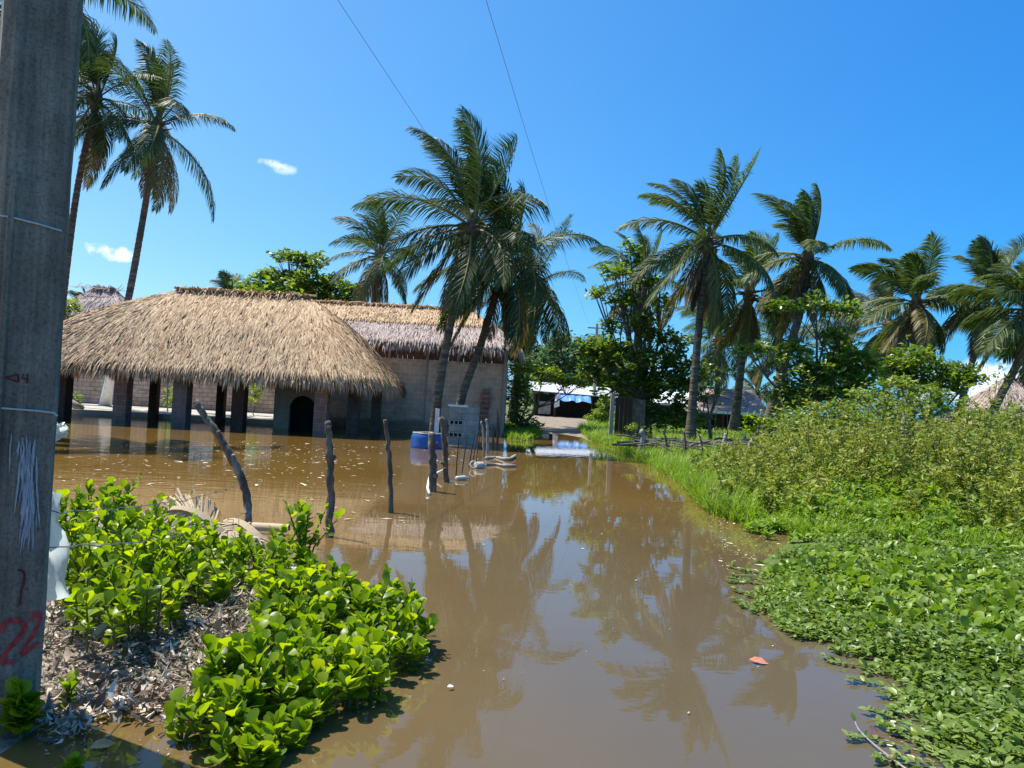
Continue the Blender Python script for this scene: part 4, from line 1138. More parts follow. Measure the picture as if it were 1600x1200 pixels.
def post(name, label, path, rad, mat='postwood', seed=1, group='fence posts', cat='fence post', seg=10, stubs=0):
    rng = np.random.default_rng(seed); c = bez(path, 8); n = len(c)
    c = c + np.column_stack([rng.normal(0, rad[0] * .12, n), rng.normal(0, rad[0] * .12, n), np.zeros(n)])
    mb = MB(); rr = .7 * np.interp(np.linspace(0, 1, n), np.linspace(0, 1, len(rad)), rad) * (1 + rng.normal(0, .07, n))
    tube(mb, c, rr, seg, True, wob=.05, rng=rng)
    for k in range(stubs):
        q = c[rng.integers(n // 3, n - 2)]; v = unit(np.array((rng.normal(), rng.normal(), .6))); tube(mb, [q, q + v * rad[0] * 1.15], [rad[0] * .5, rad[0] * .35], 6)
    o = mb.build(name, M[mat], None, True)
    o.data.polygons.foreach_set('use_smooth', np.full(len(o.data.polygons), True))
    # move the origin to the base
    b = Vector(path[0]); o.data.transform(Matrix.Translation(-b)); o.location = b
    return tag(o, label, cat, group)


def gp(px, py, z=-.25):   # base pushed below the water it stands in
    p = G(px, py); return p + np.array((0, 0, z))


d1 = G(389, 845)[1]
post('fence_post', 'crooked grey branch post leaning left above the bright shrubs', [gp(391, 862), D(386, 790, d1), D(375, 742, d1), D(350, 695, d1), D(322, 652, d1), D(306, 628, d1)], [.06, .055, .06, .055, .05, .05], seed=401, stubs=3)
post('fence_post', 'straight upright wooden post with pale tip, standing at the shrubs\' edge', [gp(516, 840), D(517, 760, G(516, 838)[1]), D(514, 700, G(516, 838)[1]), D(511, 658, G(516, 838)[1])], [.062, .055, .052, .042], seed=402, stubs=2)
post('fence_post', 'slender wooden post alone in the open water, leaning slightly left', [gp(613, 802), D(609, 730, G(612, 800)[1]), D(602, 656, G(612, 800)[1])], [.05, .046, .04], seed=403)
post('fence_post', 'thick dark post directly in front of the blue drum', [gp(677, 768), D(676, 720, G(677, 768)[1]), D(674, 676, G(677, 768)[1])], [.10, .085, .08], seed=404, stubs=2)
post('fence_post', 'knobbly dark post right of the blue drum', [gp(700, 754), D(696, 710, G(699, 753)[1]), D(689, 652, G(699, 753)[1])], [.085, .075, .075], seed=405, stubs=3)
k = 0
for (bx, by, tx, ty, r) in ((712, 746, 717, 682, .017), (721, 739, 731, 678, .017), (731, 731, 743, 676, .018), (737, 726, 748, 673, .016), (743, 722, 752, 668, .015)):
    d = G(bx, by)[1]; k += 1
    nm = ('first', 'second', 'third', 'fourth', 'fifth')[k - 1]
    post('fence_stake', 'thin black stake, %s counting from the thick posts toward the house' % nm, [gp(bx, by), D((bx + tx) / 2, (by + ty) / 2, d), D(tx, ty, d)], [r, r, r * .9], 'darkwood', 410 + k, 'thin black fence stakes', 'stake', 6)
for (bx, by, tx, ty, r, lb) in ((757, 714, 752, 658, .05, 'whitish split post at the far end of the black stakes'), (762, 708, 760, 655, .07, 'dark weathered post behind the whitish split post'),
                            (771, 700, 768, 660, .05, 'grey crooked post near the corner of the block house'), (777, 693, 777, 640, .05, 'grey post wrapped in creeper by the block house corner')):
    d = G(bx, by)[1]
    post('fence_post', lb, [gp(bx, by), D((bx + tx) / 2 + 1, (by + ty) / 2, d), D(tx, ty, d)], [r, r * .9, r * .7], 'greywood' if 'whitish' in lb else 'postwood', 430 + bx)

rng = np.random.default_rng(440)
pt = np.array(G(516, 838)); pf = D(512, 690, pt[1])
barbed('upper barbed wire strand from the concrete pole to the crooked post', D(80, 800, dp + .1), D(379, 755, d1), .06, rng)
barbed('lower barbed wire strand from the concrete pole to the crooked post', D(78, 855, dp + .1), D(386, 800, d1), .08, rng)

# blue drum
bd = G(666, 700)
drum = thing('blue_drum', 'blue plastic drum floating between the fence posts and the block pier', 'drum', bd)
mb = MB(); R = 24.5 * bd[1] / F
pr = [(.001, -.3), (R * .95, -.3), (R, -.2), (R, .02), (R * 1.015, .05), (R, .08), (R, .28), (R * .97, .36), (R * .9, .41), (R * .86, .43)]
lathe(mb, bd, pr, 32); mb.build('body', M['blue'], drum, True)
mb = MB(); a = np.linspace(0, 2 * math.pi, 33); tube(mb, bd + np.column_stack([R * .88 * np.cos(a), R * .88 * np.sin(a), np.full(33, .435)]), .018, 6, False); mb.build('rim', M['bottle'], drum, True)
mb = MB(); lathe(mb, bd, [(R * .86, .425), (R * .84, .2), (R * .84, -.1), (.001, -.1)], 32); mb.build('inside', M['black'], drum, True)

# block pier
bp0 = G(716, 694)
pier = thing('block_pier', 'grey hollow-block pier with pale cap beside the blue drum', 'pier', bp0)
mb = MB(); w = 1.05; px0 = D(699, 690, bp0[1])[0]; px1 = D(746, 690, bp0[1])[0]; nb = 6
for k in range(nb):
    z0 = k * .2
    if k in (1, 3):   # course laid with the hollows facing out
        mbw = [(px0, px0 + .06), (px0 + .16, px0 + .20), (px0 + .30, px0 + .34), (px0 + .44, (px0 + px1) / 2 + .08)]
        for a, b in mbw: box(mb, ((a + b) / 2, bp0[1] + .2, z0 + .095), (b - a, .4, .19))
        box(mb, (px0 + .25, bp0[1] + .2, z0 + .165), (.5, .38, .046)); box(mb, (px0 + .25, bp0[1] + .2, z0 + .022), (.5, .38, .04)); box(mb, (px0 + .25, bp0[1] + .36, z0 + .09), (.5, .04, .16))
        box(mb, (((px0 + px1) / 2 + .09 + px1) / 2, bp0[1] + .21, z0 + .095), (px1 - (px0 + px1) / 2 - .09, .4, .19))
    else:
        a = px0 + (.0 if k % 2 else .02)
        cut = px0 + .42 + .06 * (k % 2)
        box(mb, ((a + cut) / 2, bp0[1] + .2, z0 + .096), (cut - a - .008, .4, .192)); box(mb, ((cut + px1) / 2, bp0[1] + .21, z0 + .096), (px1 - cut, .4, .192))
box(mb, ((px0 + px1) / 2, bp0[1] + .2, -.2), (px1 - px0, .4, .4)); mb.build('block_stack', M['greyblock'], pier)
mb = MB(); box(mb, ((px0 + px1) / 2 - .2, bp0[1] + .17, nb * .2 + .03), (.62, .4, .055), jit=.012, rng=rng); mb.build('cap', M['white'], pier)
wb = G(682, 700); mb = MB(); box(mb, D(683, 652, wb[1]) * (1, 1, 0) + (0, 0, .55), (.13, .08, 1.2), jit=.006, rng=rng)
tag(mb.build('white_post', M['white']), 'short white post standing behind the blue drum', 'post')

# floating litter by the fence
def bottle(label, c, az, L, r):
    mb = MB(); v = np.array((math.cos(az), math.sin(az), .05)); s = [0, .05, .12, .7, .82, .88, 1]; rr = [.5, .95, 1, 1, .6, .35, .35]
    tube(mb, [c + v * L * q for q in s], np.array(rr) * r, 12); tag(mb.build('plastic_bottle', M['bottle'], None, True), label, 'bottle', 'floating plastic bottles')


bottle('clear plastic bottle floating at the foot of the first black stake', G(712, 748, .03), .6, .28, .05)
bottle('whitish plastic jug floating below the whitish split post', G(742, 728, .05), .5, .28, .09)
mb = MB(); a = np.linspace(0, 2 * math.pi, 25); c = G(740, 728, .06); tube(mb, c + np.column_stack([.08 * np.cos(a), .04 * np.sin(a), .07 * np.sin(a) + .03]), .014, 6, False)
tag(mb.build('rope_coil', M['bottle'], None, True), 'pale rope loop hanging by the whitish plastic jug', 'rope')
for lb, pts, r in (('pale driftwood branch floating right of the rope loop', [(752, 726), (775, 725), (790, 728), (806, 728)], .035), ('crooked pale branch floating nearest the house corner', [(760, 716), (775, 714), (795, 718), (805, 713)], .045)):
    mb = MB(); tube(mb, bez([G(a, b, .03) + (0, 0, rng.normal(0, .02)) for a, b in pts], 5), r, 6, wob=.1, rng=rng); tag(mb.build('driftwood_branch', M['greywood'], None, True), lb, 'branch', 'floating branches')
mb = MB(); tube(mb, [G(671, 745, .0), G(668, 762, .08), G(671, 772, .02)], .022, 6); tube(mb, [G(677, 742, .05), G(692, 735, .15)], .025, 6)
tag(mb.build('white_stick', M['white'], None, True), 'white sticks leaning at the foot of the thick dark post', 'stick')

# bank fence on the right
for (bx, by, tx, ty, r, lb, z) in ((1003, 706, 1004, 672, .12, 'pale whitish stump post at the near end of the bank fence', .2), (1044, 706, 1036, 672, .05, 'thin bent post second from the whitish stump', .25), (1071, 710, 1068, 672, .045, 'thin straight post third from the whitish stump', .25),
                              (1099, 712, 1093, 680, .045, 'thin post fourth from the whitish stump', .25), (1126, 706, 1134, 678, .10, 'stout right-leaning grey stump in the bank fence', .25), (1162, 700, 1164, 680, .08, 'short upright grey stump in the bank fence', .25),
                              (1164, 708, 1182, 676, .10, 'dark slanting log end beside the short grey stump', .25), (1178, 704, 1190, 640, .07, 'forked grey branch post rising at the right end of the bank fence', .25)):
    b = G(bx, by, z); post('fence_post', lb, [b - (0, 0, .2), (b + D(tx, ty, b[1])) / 2 + (.02, 0, 0), D(tx, ty, b[1])], [r, r * .95, r * .8], 'greywood' if 'pale' in lb or 'grey' in lb else 'postwood', 450 + bx)
names = []
for k, px in enumerate((1040, 1052, 1064, 1094, 1103, 1110, 1117, 1130, 1137, 1185)):
    b = D(px, 672, 38); b[2] = .25; t = D(px + rng.uniform(-3, 3), 640 + rng.uniform(-4, 6), 38)
    post('thin_stake', 'thin upright stake in the dark stick fence behind the upright palm trunk', [b, (b + t) / 2, t], [.03, .03, .025], 'darkwood', 480 + k, 'stakes of the far stick fence', 'stake', 6)
mb = MB(); b = G(1414, 700, .3); box(mb, D(1415, 665, 15) * (1, 1, 0) + (0, 0, .85), (.12, .12, 1.7), jit=.01, rng=rng)
tag(mb.build('concrete_fence_post', M['slab']), 'pale square concrete post standing among the tall weeds', 'fence post')
# brush heap along the fence
mb = MB()
for k in range(70):
    a = G(rng.uniform(1010, 1200), rng.uniform(692, 702), .35); v = np.array((rng.normal(0, .7), rng.normal(0, .4), rng.normal(0, .08))); tube(mb, [a - v, a + (0, 0, rng.uniform(-.05, .2)), a + v], rng.uniform(.012, .05), 5)
tag(mb.build('brush_debris', M['bark']), 'heap of grey dead branches lying along the bank fence', 'brush heap', kind='stuff')

# ------------------------------------------------------------------ left bank: shrubs, litter
def shrub(label, polypx, n, h0, h1, seed, leaf=.088, hfun=None, mat='shrub', name='sea_lettuce_shrub', nl=17, group='bright shrubs', z=.06, lean=.22):
    rng = np.random.default_rng(seed); poly = [G(*p, z) for p in polypx]
    XY = sample_poly(poly, n, rng); c = np.mean(XY, 0)
    root = thing(name, label, 'shrub', (c[0], c[1], gz(c[0], c[1])[0]), group)
    zb = np.maximum(gz(XY[:, 0], XY[:, 1]), -.05)
    if n < 10: XY = c + (XY - c) * .04; zb = np.maximum(gz(XY[:, 0], XY[:, 1]), -.05)
    if n < 10: root.location = (c[0], c[1], float(zb.mean()))
    s = sdist(XY, poly); H = rng.uniform(h0, h1, n) * (.6 + .4 * np.clip(s / .25, 0, 1) if n >= 10 else 1) * (.4 + 1.1 * vnoise(XY[:, 0], XY[:, 1], 2.2, seed % 7)) * rng.uniform(.8, 1.15, n)
    B = np.column_stack([XY, zb]); out = np.column_stack([XY - c, np.zeros(n)]) * .25
    Ln = out + np.column_stack([rng.normal(0, lean, (n, 2)), np.zeros(n)]); Ln = Ln * H[:, None]
    mbs = MB(); mbl = MB()
    for q in range(n):
        p0, p2 = B[q], B[q] + Ln[q] + (0, 0, H[q]); p1 = B[q] + Ln[q] * .3 + (0, 0, H[q] * .55)
        tube(mbs, [p0, p1, p2], [.008, .007, .004], 5, False)
    for k in range(nl):
        t = (.28 + .75 * (k / (nl - 1)) ** .8) * np.ones(n); t = np.clip(t + rng.normal(0, .04, n), .15, 1.02)
        p = B + Ln * (t ** 1.5)[:, None] + np.column_stack([np.zeros((n, 2)), H * t])
        az = rng.uniform(0, 6.28, n) * .25 + k * 2.4 + np.arange(n) * 1.7
        el = np.radians(np.interp(k / nl, [0, .5, 1], [22, 48, 74])) + rng.normal(0, .22, n)
        X = np.stack([np.cos(az) * np.cos(el), np.sin(az) * np.cos(el), np.sin(el)], -1)
        upv = np.array((0, 0, 1.)) - X * .2 + rng.normal(0, .3, (n, 3))
        X, Y, Zz = frames(X, upv); l = leaf * rng.uniform(.5, 1.22, (n, 1)) * (.8 + .2 * np.sin(math.pi * k / nl))
        scatter(mbl, *OBOV, p, X * l, Y * l * rng.uniform(.85, 1.15, (n, 1)), Zz * l)
    mbl.build('leaves', M[mat], root, True); mbs.build('stems', M['stem'], root)
    return root


shrub('tall bright green shrub beside the concrete pole and plastic sheet', [(78, 960), (75, 880), (150, 860), (240, 870), (270, 930), (260, 1000), (200, 1040), (110, 1040)], 150, .34, .6, 501)
shrub('bright green shrub below the crooked leaning post and dry fronds', [(230, 880), (330, 880), (430, 890), (500, 920), (480, 960), (400, 965), (300, 960)], 105, .2, .42, 503)
shrub('low spreading bright green shrub running out into the brown water', [(420, 955), (520, 950), (600, 965), (665, 990), (650, 1040), (580, 1085), (500, 1110), (440, 1080), (400, 1020)], 170, .15, .32, 505)
shrub('bright green shrub at the water\'s edge nearest the camera', [(300, 1140), (310, 1090), (370, 1060), (440, 1080), (490, 1120), (460, 1160), (380, 1190), (340, 1180)], 70, .16, .33, 507)
shrub('tall shoots of bright shrub next to the straight upright post', [(440, 905), (470, 890), (500, 900), (480, 920)], 9, .42, .56, 509)
shrub('small dark-shaded sprig at the foot of the concrete pole', [(-10, 1150), (40, 1130), (62, 1140), (40, 1180), (-10, 1190)], 9, .1, .18, 511, z=0)
shrub('two-leaved sprout alone on the bare litter between the shrubs', [(262, 985), (285, 985), (285, 1000), (262, 1000)], 3, .08, .12, 513, nl=5)
shrub('little sprout on the litter close to the concrete pole', [(105, 1080), (125, 1080), (125, 1095), (105, 1095)], 3, .08, .12, 515, nl=5)
shrub('seedling standing in the water at the bottom edge', [(85, 1195), (150, 1190), (165, 1215), (85, 1215)], 5, .06, .1, 517, nl=5, z=0)
shrub('half-drowned sprig in the shadow left of the nearest shrub', [(270, 1150), (300, 1140), (300, 1165), (270, 1170)], 4, .12, .16, 519, nl=7, z=0)

rng = np.random.default_rng(520)
# leaf litter on the bank
mb = MB(); bank = [G(*p, .05) for p in ((60, 1120), (70, 930), (300, 840), (470, 880), (520, 950), (430, 1010), (400, 1130), (300, 1130), (180, 1110), (90, 1160))]
n = 11000; XY = sample_poly(bank, n, rng); z = np.maximum(gz(XY[:, 0], XY[:, 1]), 0) + rng.uniform(.004, .045, n); az = rng.uniform(0, 6.28, n)
X = np.stack([np.cos(az), np.sin(az), rng.normal(0, .45, n)], -1); X, Y, Zz = frames(X, np.array((0, 0, 1.)) + rng.normal(0, .5, (n, 3)))
l = rng.lognormal(-3.45, .5, (n, 1))
CURL = leaf_tpl(((0, .02), (.25, .17), (.5, .22), (.78, .14), (1, .01)), .55, .55)
scatter(mb, *CURL, np.column_stack([XY, z + .012]), X * l, Y * l * rng.uniform(.4, 1.2, (n, 1)), Zz * l * rng.choice((-1, 1), (n, 1)))
tag(mb.build('leaf_litter', M['litter']), 'pale dead leaf litter covering the left bank', 'leaf litter', kind='stuff')
mb = MB()
for k in range(420):
    q = sample_poly(bank, 1, rng)[0]; z = max(gz(q[0], q[1])[0], 0) + rng.uniform(.01, .06); a = np.array((q[0], q[1], z)); az = rng.uniform(0, 6.28); L = rng.uniform(.06, .3)
    v = np.array((math.cos(az), math.sin(az), rng.normal(0, .2))) * L
    tube(mb, [a, a + v * .5 + rng.normal(0, .02, 3), a + v], rng.uniform(.002, .006), 4)
tag(mb.build('twig_litter', M['postwood']), 'thin dead twigs strewn over the left bank', 'twigs', kind='stuff')

# dry fronds by the crooked post
def dry_frond(label, base_px, az, L, seed, ll=.5, el=.25):
    rng = np.random.default_rng(seed); b = G(*base_px, .18)
    o = frond(None, b, az, el, L, rng, g=1.3, nleaf=90, ll=ll, lw=.022, mats=('drystraw', 'drystraw'), wind=0, droop=.8, name='dry_palm_frond', comb=.45)
    tag(o, label, 'palm frond', 'dry fallen fronds')


M['drystraw'] = straw_mat('dry_frond', ((.1, (.2, .14, .075)), (.5, (.44, .34, .21)), (1, (.66, .54, .37))))
dry_frond('dry tan palm frond arching left behind the tall bright shrub', (350, 838), math.radians(168), 1.15, 531, .42, .75)
dry_frond('dry tan palm frond fanned beside the crooked post', (405, 842), math.radians(150), .95, 533, .4, .6)
dry_frond('dry tan palm frond lying flat toward the straight post', (345, 845), math.radians(8), .8, 535, .36, .45)
mb = MB(); c = G(428, 826, .06); a = np.linspace(-.4, 3.6, 12); az = math.radians(-8)
V = []
for k, s in enumerate(np.linspace(-.28, .16, 8)):
    for q in a: V.append(c + np.array((s, .06 * math.cos(q), .055 * math.sin(q) * (1 - .3 * (k == 0)))))
i = (np.arange(7)[:, None] * 12 + np.arange(11)[None]).ravel(); mb.add(V, [np.stack([i, i + 1, i + 13, i + 12], -1)])
tag(mb.build('palm_husk', M['drystraw'], None, True), 'curled dry palm husk lying at the waterline near the crooked post', 'palm husk')

# plastic sheets at the pole
def sheet(label, px, d, seed, amp=.03):
    rng = np.random.default_rng(seed); n, m = 16, 9; mb = MB(); V = []
    (tl, tr, br, bl) = [D(a, b, d) for a, b in px]
    for k in range(n + 1):
        for j in range(m + 1):
            u, v = j / m, k / n; p = (tl * (1 - u) + tr * u) * (1 - v) + (bl * (1 - u) + br * u) * v
            p = p + np.array((0, 1, 0)) * amp * (math.sin(u * 7 + v * 3) + math.sin(v * 11 + u * 2)) + rng.normal(0, .004, 3); V.append(p)
    i = (np.arange(n)[:, None] * (m + 1) + np.arange(m)[None]).ravel(); mb.add(V, [np.stack([i, i + 1, i + m + 2, i + m + 1], -1)])
    tag(mb.build('plastic_sheet', M['film'], None, True), label, 'plastic sheet', 'plastic sheets')


sheet('translucent plastic sheet hanging from the concrete pole behind the shrub', [(70, 768), (88, 772), (112, 935), (60, 940)], dp + .42, 541)
sheet('small torn white plastic scrap caught on the concrete pole', [(80, 660), (96, 660), (108, 676), (82, 700)], dp + .42, 543, .015)

# ------------------------------------------------------------------ right bank: cover, weeds, grass
rng = np.random.default_rng(600)


def cover(name, label, cat, polypx, n, leaf, mat, tpl, zmax, el=(.2, .45), z=.06, extra=None, edge=.0):
    poly = [G(*p, z) for p in polypx] + (extra or [])
    mb = MB(); XY = sample_poly(poly, n, rng)
    nz_ = vnoise(XY[:, 0], XY[:, 1], 2.2, 4) * .6 + vnoise(XY[:, 0], XY[:, 1], 6, 8) * .4
    s = sdist(XY, poly)
    keep = nz_ + np.clip(s - edge, -.3, .5) * .9 > rng.uniform(.25, .55, n); XY = XY[keep]; nz_ = nz_[keep]; s = s[keep]; n = len(XY)
    zb = np.maximum(gz(XY[:, 0], XY[:, 1]), 0)
    zz = zb + .008 + zmax * rng.random(n) ** .8 * nz_ * (.25 + .75 * np.clip(s / .6, 0, 1))
    az = rng.uniform(0, 6.28, n); e = rng.normal(*el, n)
    X = np.stack([np.cos(az) * np.cos(e), np.sin(az) * np.cos(e), np.sin(e)], -1); X, Y, Zz = frames(X, np.array((0, 0, 1.)) + rng.normal(0, .35, (n, 3)))
    l = leaf * np.clip(rng.lognormal(0, .28, (n, 1)), .5, 1.5); scatter(mb, *tpl, np.column_stack([XY, zz]), X * l, Y * l, Zz * l)
    o = mb.build(name, M[mat], None, True); tag(o, label, cat, kind='stuff'); return o


cover('seedlings', 'tiny grey-green seedlings among the dead leaves on the left bank', 'ground cover', [(150, 1010), (220, 960), (330, 930), (420, 930), (430, 1000), (330, 1040), (220, 1060), (130, 1070)], 1800, .026, 'seedling', OVAL, .06, (.4, .4))
NEAR = [(1168, 888), (1184, 938), (1236, 984), (1300, 1012), (1378, 1058), (1414, 1096), (1428, 1150), (1450, 1230), (1900, 1230), (1900, 900), (1620, 872), (1400, 842), (1290, 832), (1230, 855)]
cover('creeping_vines', 'mat of small creeping green leaves along the right shore', 'ground cover', NEAR, 64000, .05, 'cover', OVAL, .2, edge=.28)
def runners():
    """vine shoots creeping out over the water from the edge of the mat"""
    rng = np.random.default_rng(640); edge = [G(*p, .01) for p in NEAR[:8]]; mb = MB()
    for q in range(34):
        k = rng.integers(0, 7); a = edge[k] + (edge[k + 1] - edge[k]) * rng.random(); t = edge[k + 1] - edge[k]
        nrm = unit(np.array((t[1], -t[0], 0))); nrm = nrm if nrm[0] < 0 else -nrm
        L = rng.uniform(.05, .34); p0 = a - nrm * .35; d = unit(nrm + unit(t) * rng.normal(0, .9)); side = np.array((-d[1], d[0], 0)) * rng.normal(0, .25) * L
        c = bez([p0 + (0, 0, .03), p0 + d * (.35 + L * .5) + side, p0 + d * (.35 + L) + (0, 0, .015)], 8)
        tube(mb, c, .003, 4); m = len(c); az = math.atan2(d[1], d[0])
        for sd in (-1, 1):
            A = az + sd * rng.uniform(.6, 1.3, m); X = np.stack([np.cos(A), np.sin(A), rng.uniform(.05, .5, m)], -1); X, Y, Zz = frames(X, np.array((0, 0, 1.)) + rng.normal(0, .3, (m, 3)))
            l = .05 * rng.uniform(.5, 1.2, (m, 1)); scatter(mb, *OVAL, c + (0, 0, .006), X * l, Y * l, Zz * l)
    tag(mb.build('vine_runners', M['cover'], None, True), 'vine shoots creeping out over the water from the right shore', 'vines', kind='stuff')


runners()
cover('broad_leaf_plants', 'patch of larger bright green leaves among the creepers', 'ground cover', [(1195, 890), (1230, 930), (1330, 985), (1460, 1010), (1640, 1090), (1700, 960), (1560, 905), (1400, 870), (1270, 862)], 4200, .074, 'lily', OBOV, .24, (.75, .35), edge=.12)
cover('shore_foliage', 'low trailing leaves along the far grassy shore', 'ground cover', [(1055, 745), (1100, 790), (1190, 822), (1260, 835), (1400, 845), (1640, 880), (1640, 840), (1300, 800), (1150, 770), (1100, 740)], 56000, .075, 'grass', LANC, .45, (.5, .4))


def grass(name, label, poly, n, h, w, mat='grass', seed=1, water=False):
    rng = np.random.default_rng(seed); XY = sample_poly(poly, n, rng)
    zb = gz(XY[:, 0], XY[:, 1]); k = zb > (-.06 if water else -.02); XY = XY[k]; zb = zb[k]; n = len(XY)
    az = rng.uniform(0, 6.28, n); e = np.clip(rng.normal(1.15, .28, n), .3, 1.55)
    X = np.stack([np.cos(az) * np.cos(e), np.sin(az) * np.cos(e), np.sin(e)], -1); upv = np.stack([np.cos(az), np.sin(az), np.full(n, .3)], -1) * -1
    X, Y, Zz = frames(X, upv + rng.normal(0, .1, (n, 3)))
    l = h * rng.uniform(.5, 1.3, (n, 1)) * (.6 + .8 * vnoise(XY[:, 0], XY[:, 1], 1.4, seed))[:, None]
    mb = MB(); tv, tf = BLADE; tv = tv.copy(); tv[4, 2] = -.35; tv[2:4, 2] = -.05
    scatter(mb, tv, tf, np.column_stack([XY, zb]), X * l, Y * w, Zz * l)
    o = mb.build(name, M[mat]); tag(o, label, 'grass', kind='stuff'); return o


grass('grass', 'bright green grass on the bank between the fence and the water', [G(*p, .05) for p in ((920, 686), (950, 698), (985, 711), (1055, 748), (1110, 795), (1200, 790), (1180, 730), (1110, 702), (1010, 698), (960, 684))], 16000, .36, .018, seed=601)
grass('grass', 'sunlit grass verge right of the dirt track', [np.array(p) for p in ((3.3, 31), (3.5, 40), (6.0, 54), (9, 54), (7, 40), (5.5, 30), (4, 29))], 9000, .34, .03, seed=603)
grass('grass', 'shaded grass left of the dirt track by the corner shrub', [np.array(p) for p in ((-.2, 30), (.5, 28.5), (1.0, 30), (1.4, 34), (1.0, 44), (-1.5, 44), (-.3, 36))], 6000, .32, .03, seed=605)
grass('grass', 'yellowish grass beyond the stick fence', [np.array(p) for p in ((6, 33), (18, 33), (26, 46), (8, 46))], 9000, .25, .03, seed=607)
grass('grass', 'fine grass at the foot of the tall weeds', [G(*p, .1) for p in ((1180, 815), (1300, 838), (1640, 885), (1640, 835), (1400, 815), (1200, 800))], 9000, .24, .010, seed=609)
grass('grass', 'tall grass tuft leaning over the water where the bank bends', [G(*p, .0) for p in ((1075, 770), (1110, 806), (1180, 826), (1190, 805), (1120, 775))], 2500, .5, .014, seed=611, water=True)


def weeds(name, label, n, seed, hlo, hhi, mat, tpl, lsize, per, lown, wid=1.5, thresh=.0, front=0):
    rng = np.random.default_rng(seed)
    poly = [G(p[0], p[1] + front * (p[0] > 1120), .1) for p in ((1085, 745), (1110, 785), (1190, 808), (1330, 822), (1480, 845), (1680, 880))] + [np.array((12, 9.5)), np.array((16, 18)), np.array((13, 21)), np.array((8.5, 20)), np.array((5.2, 19))]
    poly = [np.array((p[0], p[1])) for p in poly]
    XY = sample_poly(poly, n, rng)
    ln = vnoise(XY[:, 0], XY[:, 1], .55, lown) * .65 + vnoise(XY[:, 0], XY[:, 1], 1.7, lown + 1) * .35
    k = ln > thresh; XY = XY[k]; ln = ln[k]; n = len(XY); s = sdist(XY, poly)
    H = rng.uniform(hlo, hhi, n) * np.clip(.3 + s * .3, .25, 1.12) * (.45 + 1.15 * ln) * rng.lognormal(0, .2, n)
    zb = np.maximum(gz(XY[:, 0], XY[:, 1]), 0); B = np.column_stack([XY, zb]); Ln = np.column_stack([rng.normal(0, .26, (n, 2)), np.zeros(n)]) * H[:, None]
    mbs, mbl = MB(), MB()
    for q in range(n): tube(mbs, [B[q], B[q] + Ln[q] * .4 + (0, 0, H[q] * .55), B[q] + Ln[q] + (0, 0, H[q])], [.008, .006, .002], 3, False)
    for k in range(per):
        t = rng.uniform(.12, 1.03, n) ** .8; p = B + Ln * (t ** 1.4)[:, None] + np.column_stack([np.zeros((n, 2)), H * t])
        az = rng.uniform(0, 6.28, n); e = rng.normal(.35, .4, n); X = np.stack([np.cos(az) * np.cos(e), np.sin(az) * np.cos(e), np.sin(e)], -1)
        off = rng.uniform(0, .26, n) * (1.1 - t) * np.minimum(1, H); p = p + X * off[:, None]
        X, Y, Zz = frames(X, np.array((0, 0, 1.)) + rng.normal(0, .4, (n, 3))); l = lsize * rng.uniform(.6, 1.5, (n, 1))
        scatter(mbl, *tpl, p, X * l, Y * l * wid, Zz * l)
    o = mbl.build(name, M[mat]); tag(o, label, 'weeds', kind='stuff')
    st = mbs.build('stalks', M['stem'], o); st['kind'] = 'stuff'


weeds('weeds', 'thicket of tall olive and reddish weeds on the right bank', 2000, 620, .6, 1.4, 'weed', DIAM, .085, 56, 3, 1.5, .25)
weeds('weeds', 'fresh green bushy weeds growing through the olive thicket', 420, 622, .45, 1.05, 'weedlight', OVAL, .075, 44, 11, 1.0, .42)
weeds('weeds', 'low yellow-green undergrowth filling the weed thicket', 2600, 624, .22, .5, 'grass', DIAM, .09, 24, 17, 1.6, .2, 24)

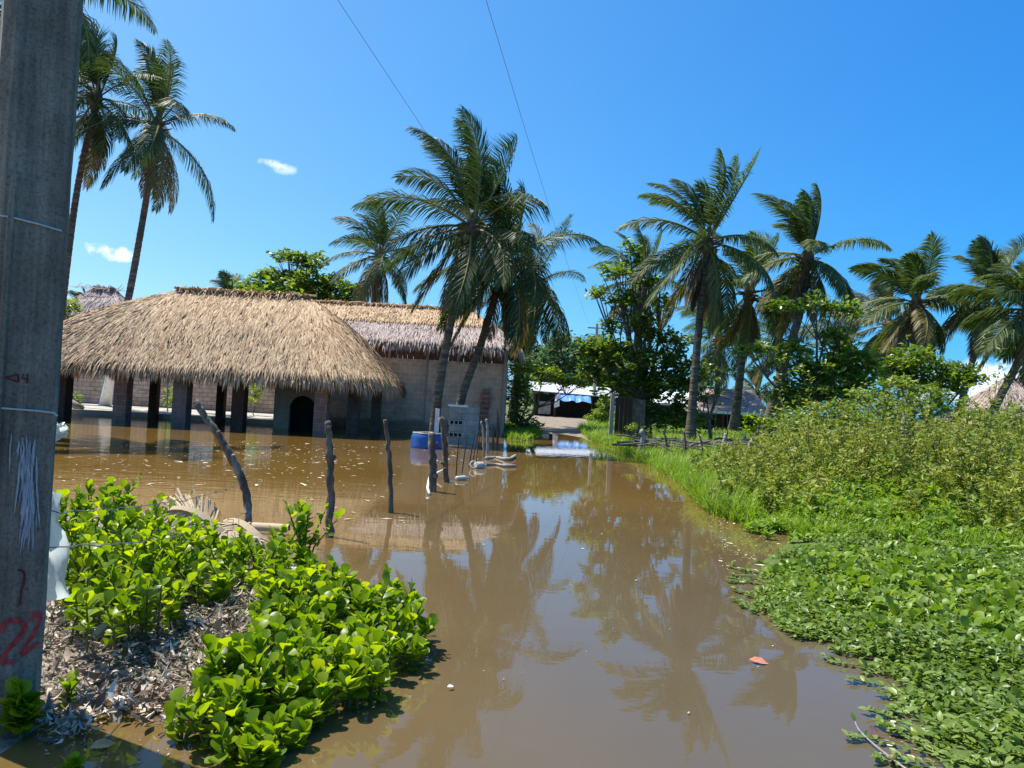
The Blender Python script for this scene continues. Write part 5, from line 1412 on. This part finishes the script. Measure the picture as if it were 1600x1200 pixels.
# ------------------------------------------------------------------ floating bits
rng = np.random.default_rng(700)
mb = MB()
for polypx, n, l0 in (([(95, 690), (420, 690), (600, 700), (560, 760), (300, 760), (95, 765)], 480, .095), ([(420, 690), (640, 690), (640, 850), (480, 800)], 120, .07), ([(700, 760), (1160, 800), (1180, 960), (1300, 1040), (1000, 1190), (700, 1190), (740, 900)], 60, .022), ([(1100, 800), (1230, 850), (1180, 880), (1190, 930), (1260, 990), (1210, 980), (1130, 900)], 170, .045), ([(1200, 950), (1260, 985), (1240, 990), (1205, 970)], 260, .028), ([(1390, 1060), (1440, 1100), (1440, 1190), (1380, 1180)], 40, .035), ([(60, 1120), (380, 1160), (330, 1200), (60, 1200)], 40, .022), ([(640, 690), (800, 690), (800, 712), (700, 740)], 110, .10)):
    poly = [G(*p) for p in polypx]; XY = sample_poly(poly, n, rng); az = rng.uniform(0, 6.28, n); X = np.stack([np.cos(az), np.sin(az), np.zeros(n)], -1)
    X, Y, Zz = frames(X, np.array((0, 0, 1.)) + rng.normal(0, .08, (n, 3))); l = l0 * rng.lognormal(-.2, .5, (n, 1)); scatter(mb, *FLAT, np.column_stack([XY, np.full(n, .006)]), X * l, Y * l * rng.uniform(.3, 1, (n, 1)), Zz * l)
tag(mb.build('floating_debris', M['specks']), 'pale bits of leaf and scum floating on the brown water', 'floating debris', kind='stuff')


def float_leaf(name, label, px, az, L, mat, z=.012, tilt=.1, tpl=OVAL):
    mb = MB(); X = np.array([(math.cos(az), math.sin(az), tilt)]); X, Y, Zz = frames(X, np.array([(.15, -.35, 1.)])); scatter(mb, *tpl, np.array([G(*px, z)]), X * L, Y * L * 1.1, Zz * L)
    return tag(mb.build(name, M[mat], None, True), label, 'leaf', 'floating leaves')


float_leaf('orange_leaf', 'orange-red leaf floating on the reflections of the right palms', (1171, 1030), -.25, .115, 'orange', .02, .05)
float_leaf('brown_leaf', 'wet brown leaf lying just under the right shore creepers', (1362, 1150), .75, .17, 'brownleaf', .01, .0)
float_leaf('white_leaf', 'tiny white leaf floating off the spreading shrub', (699, 1073), .6, .04, 'sheetwhite', .02, .1)
float_leaf('tan_leaf', 'curled tan leaf in the shadow water left of the nearest shrub', (140, 1168), .7, .10, 'tanleaf', .02, .1)
rng = np.random.default_rng(710)
tw = thing('leafy_twig', 'thin bent twig with a round green fruit sticking out of the water at lower right', 'twig', G(1370, 1170))
mb = MB(); c = bez([G(1334, 1122, .06), G(1342, 1140, .03), G(1362, 1160, .02), G(1392, 1184, .02), G(1420, 1205, .01)], 6); tube(mb, c, np.linspace(.003, .005, len(c)), 6); mb.build('stem', M['greywood'], tw)
mb = MB(); lathe(mb, G(1395, 1185, .02), [(.001, -.02), (.014, -.014), (.02, 0), (.015, .013), (.001, .019)], 12); mb.build('fruit', M['coconut'], tw, True)
mb = MB(); X = np.array([unit(np.array((-.2, .3, .8))), unit(np.array((.5, .2, .6))), unit(np.array((.3, -.3, .4)))]); X, Y, Zz = frames(X, np.array([(0, -1., .4)] * 3)); l = np.array([[.05], [.035], [.045]])
scatter(mb, *OVAL, np.array([c[2], c[9], c[-1]]), X * l, Y * l, Zz * l); mb.build('leaf', M['cover'], tw, True)
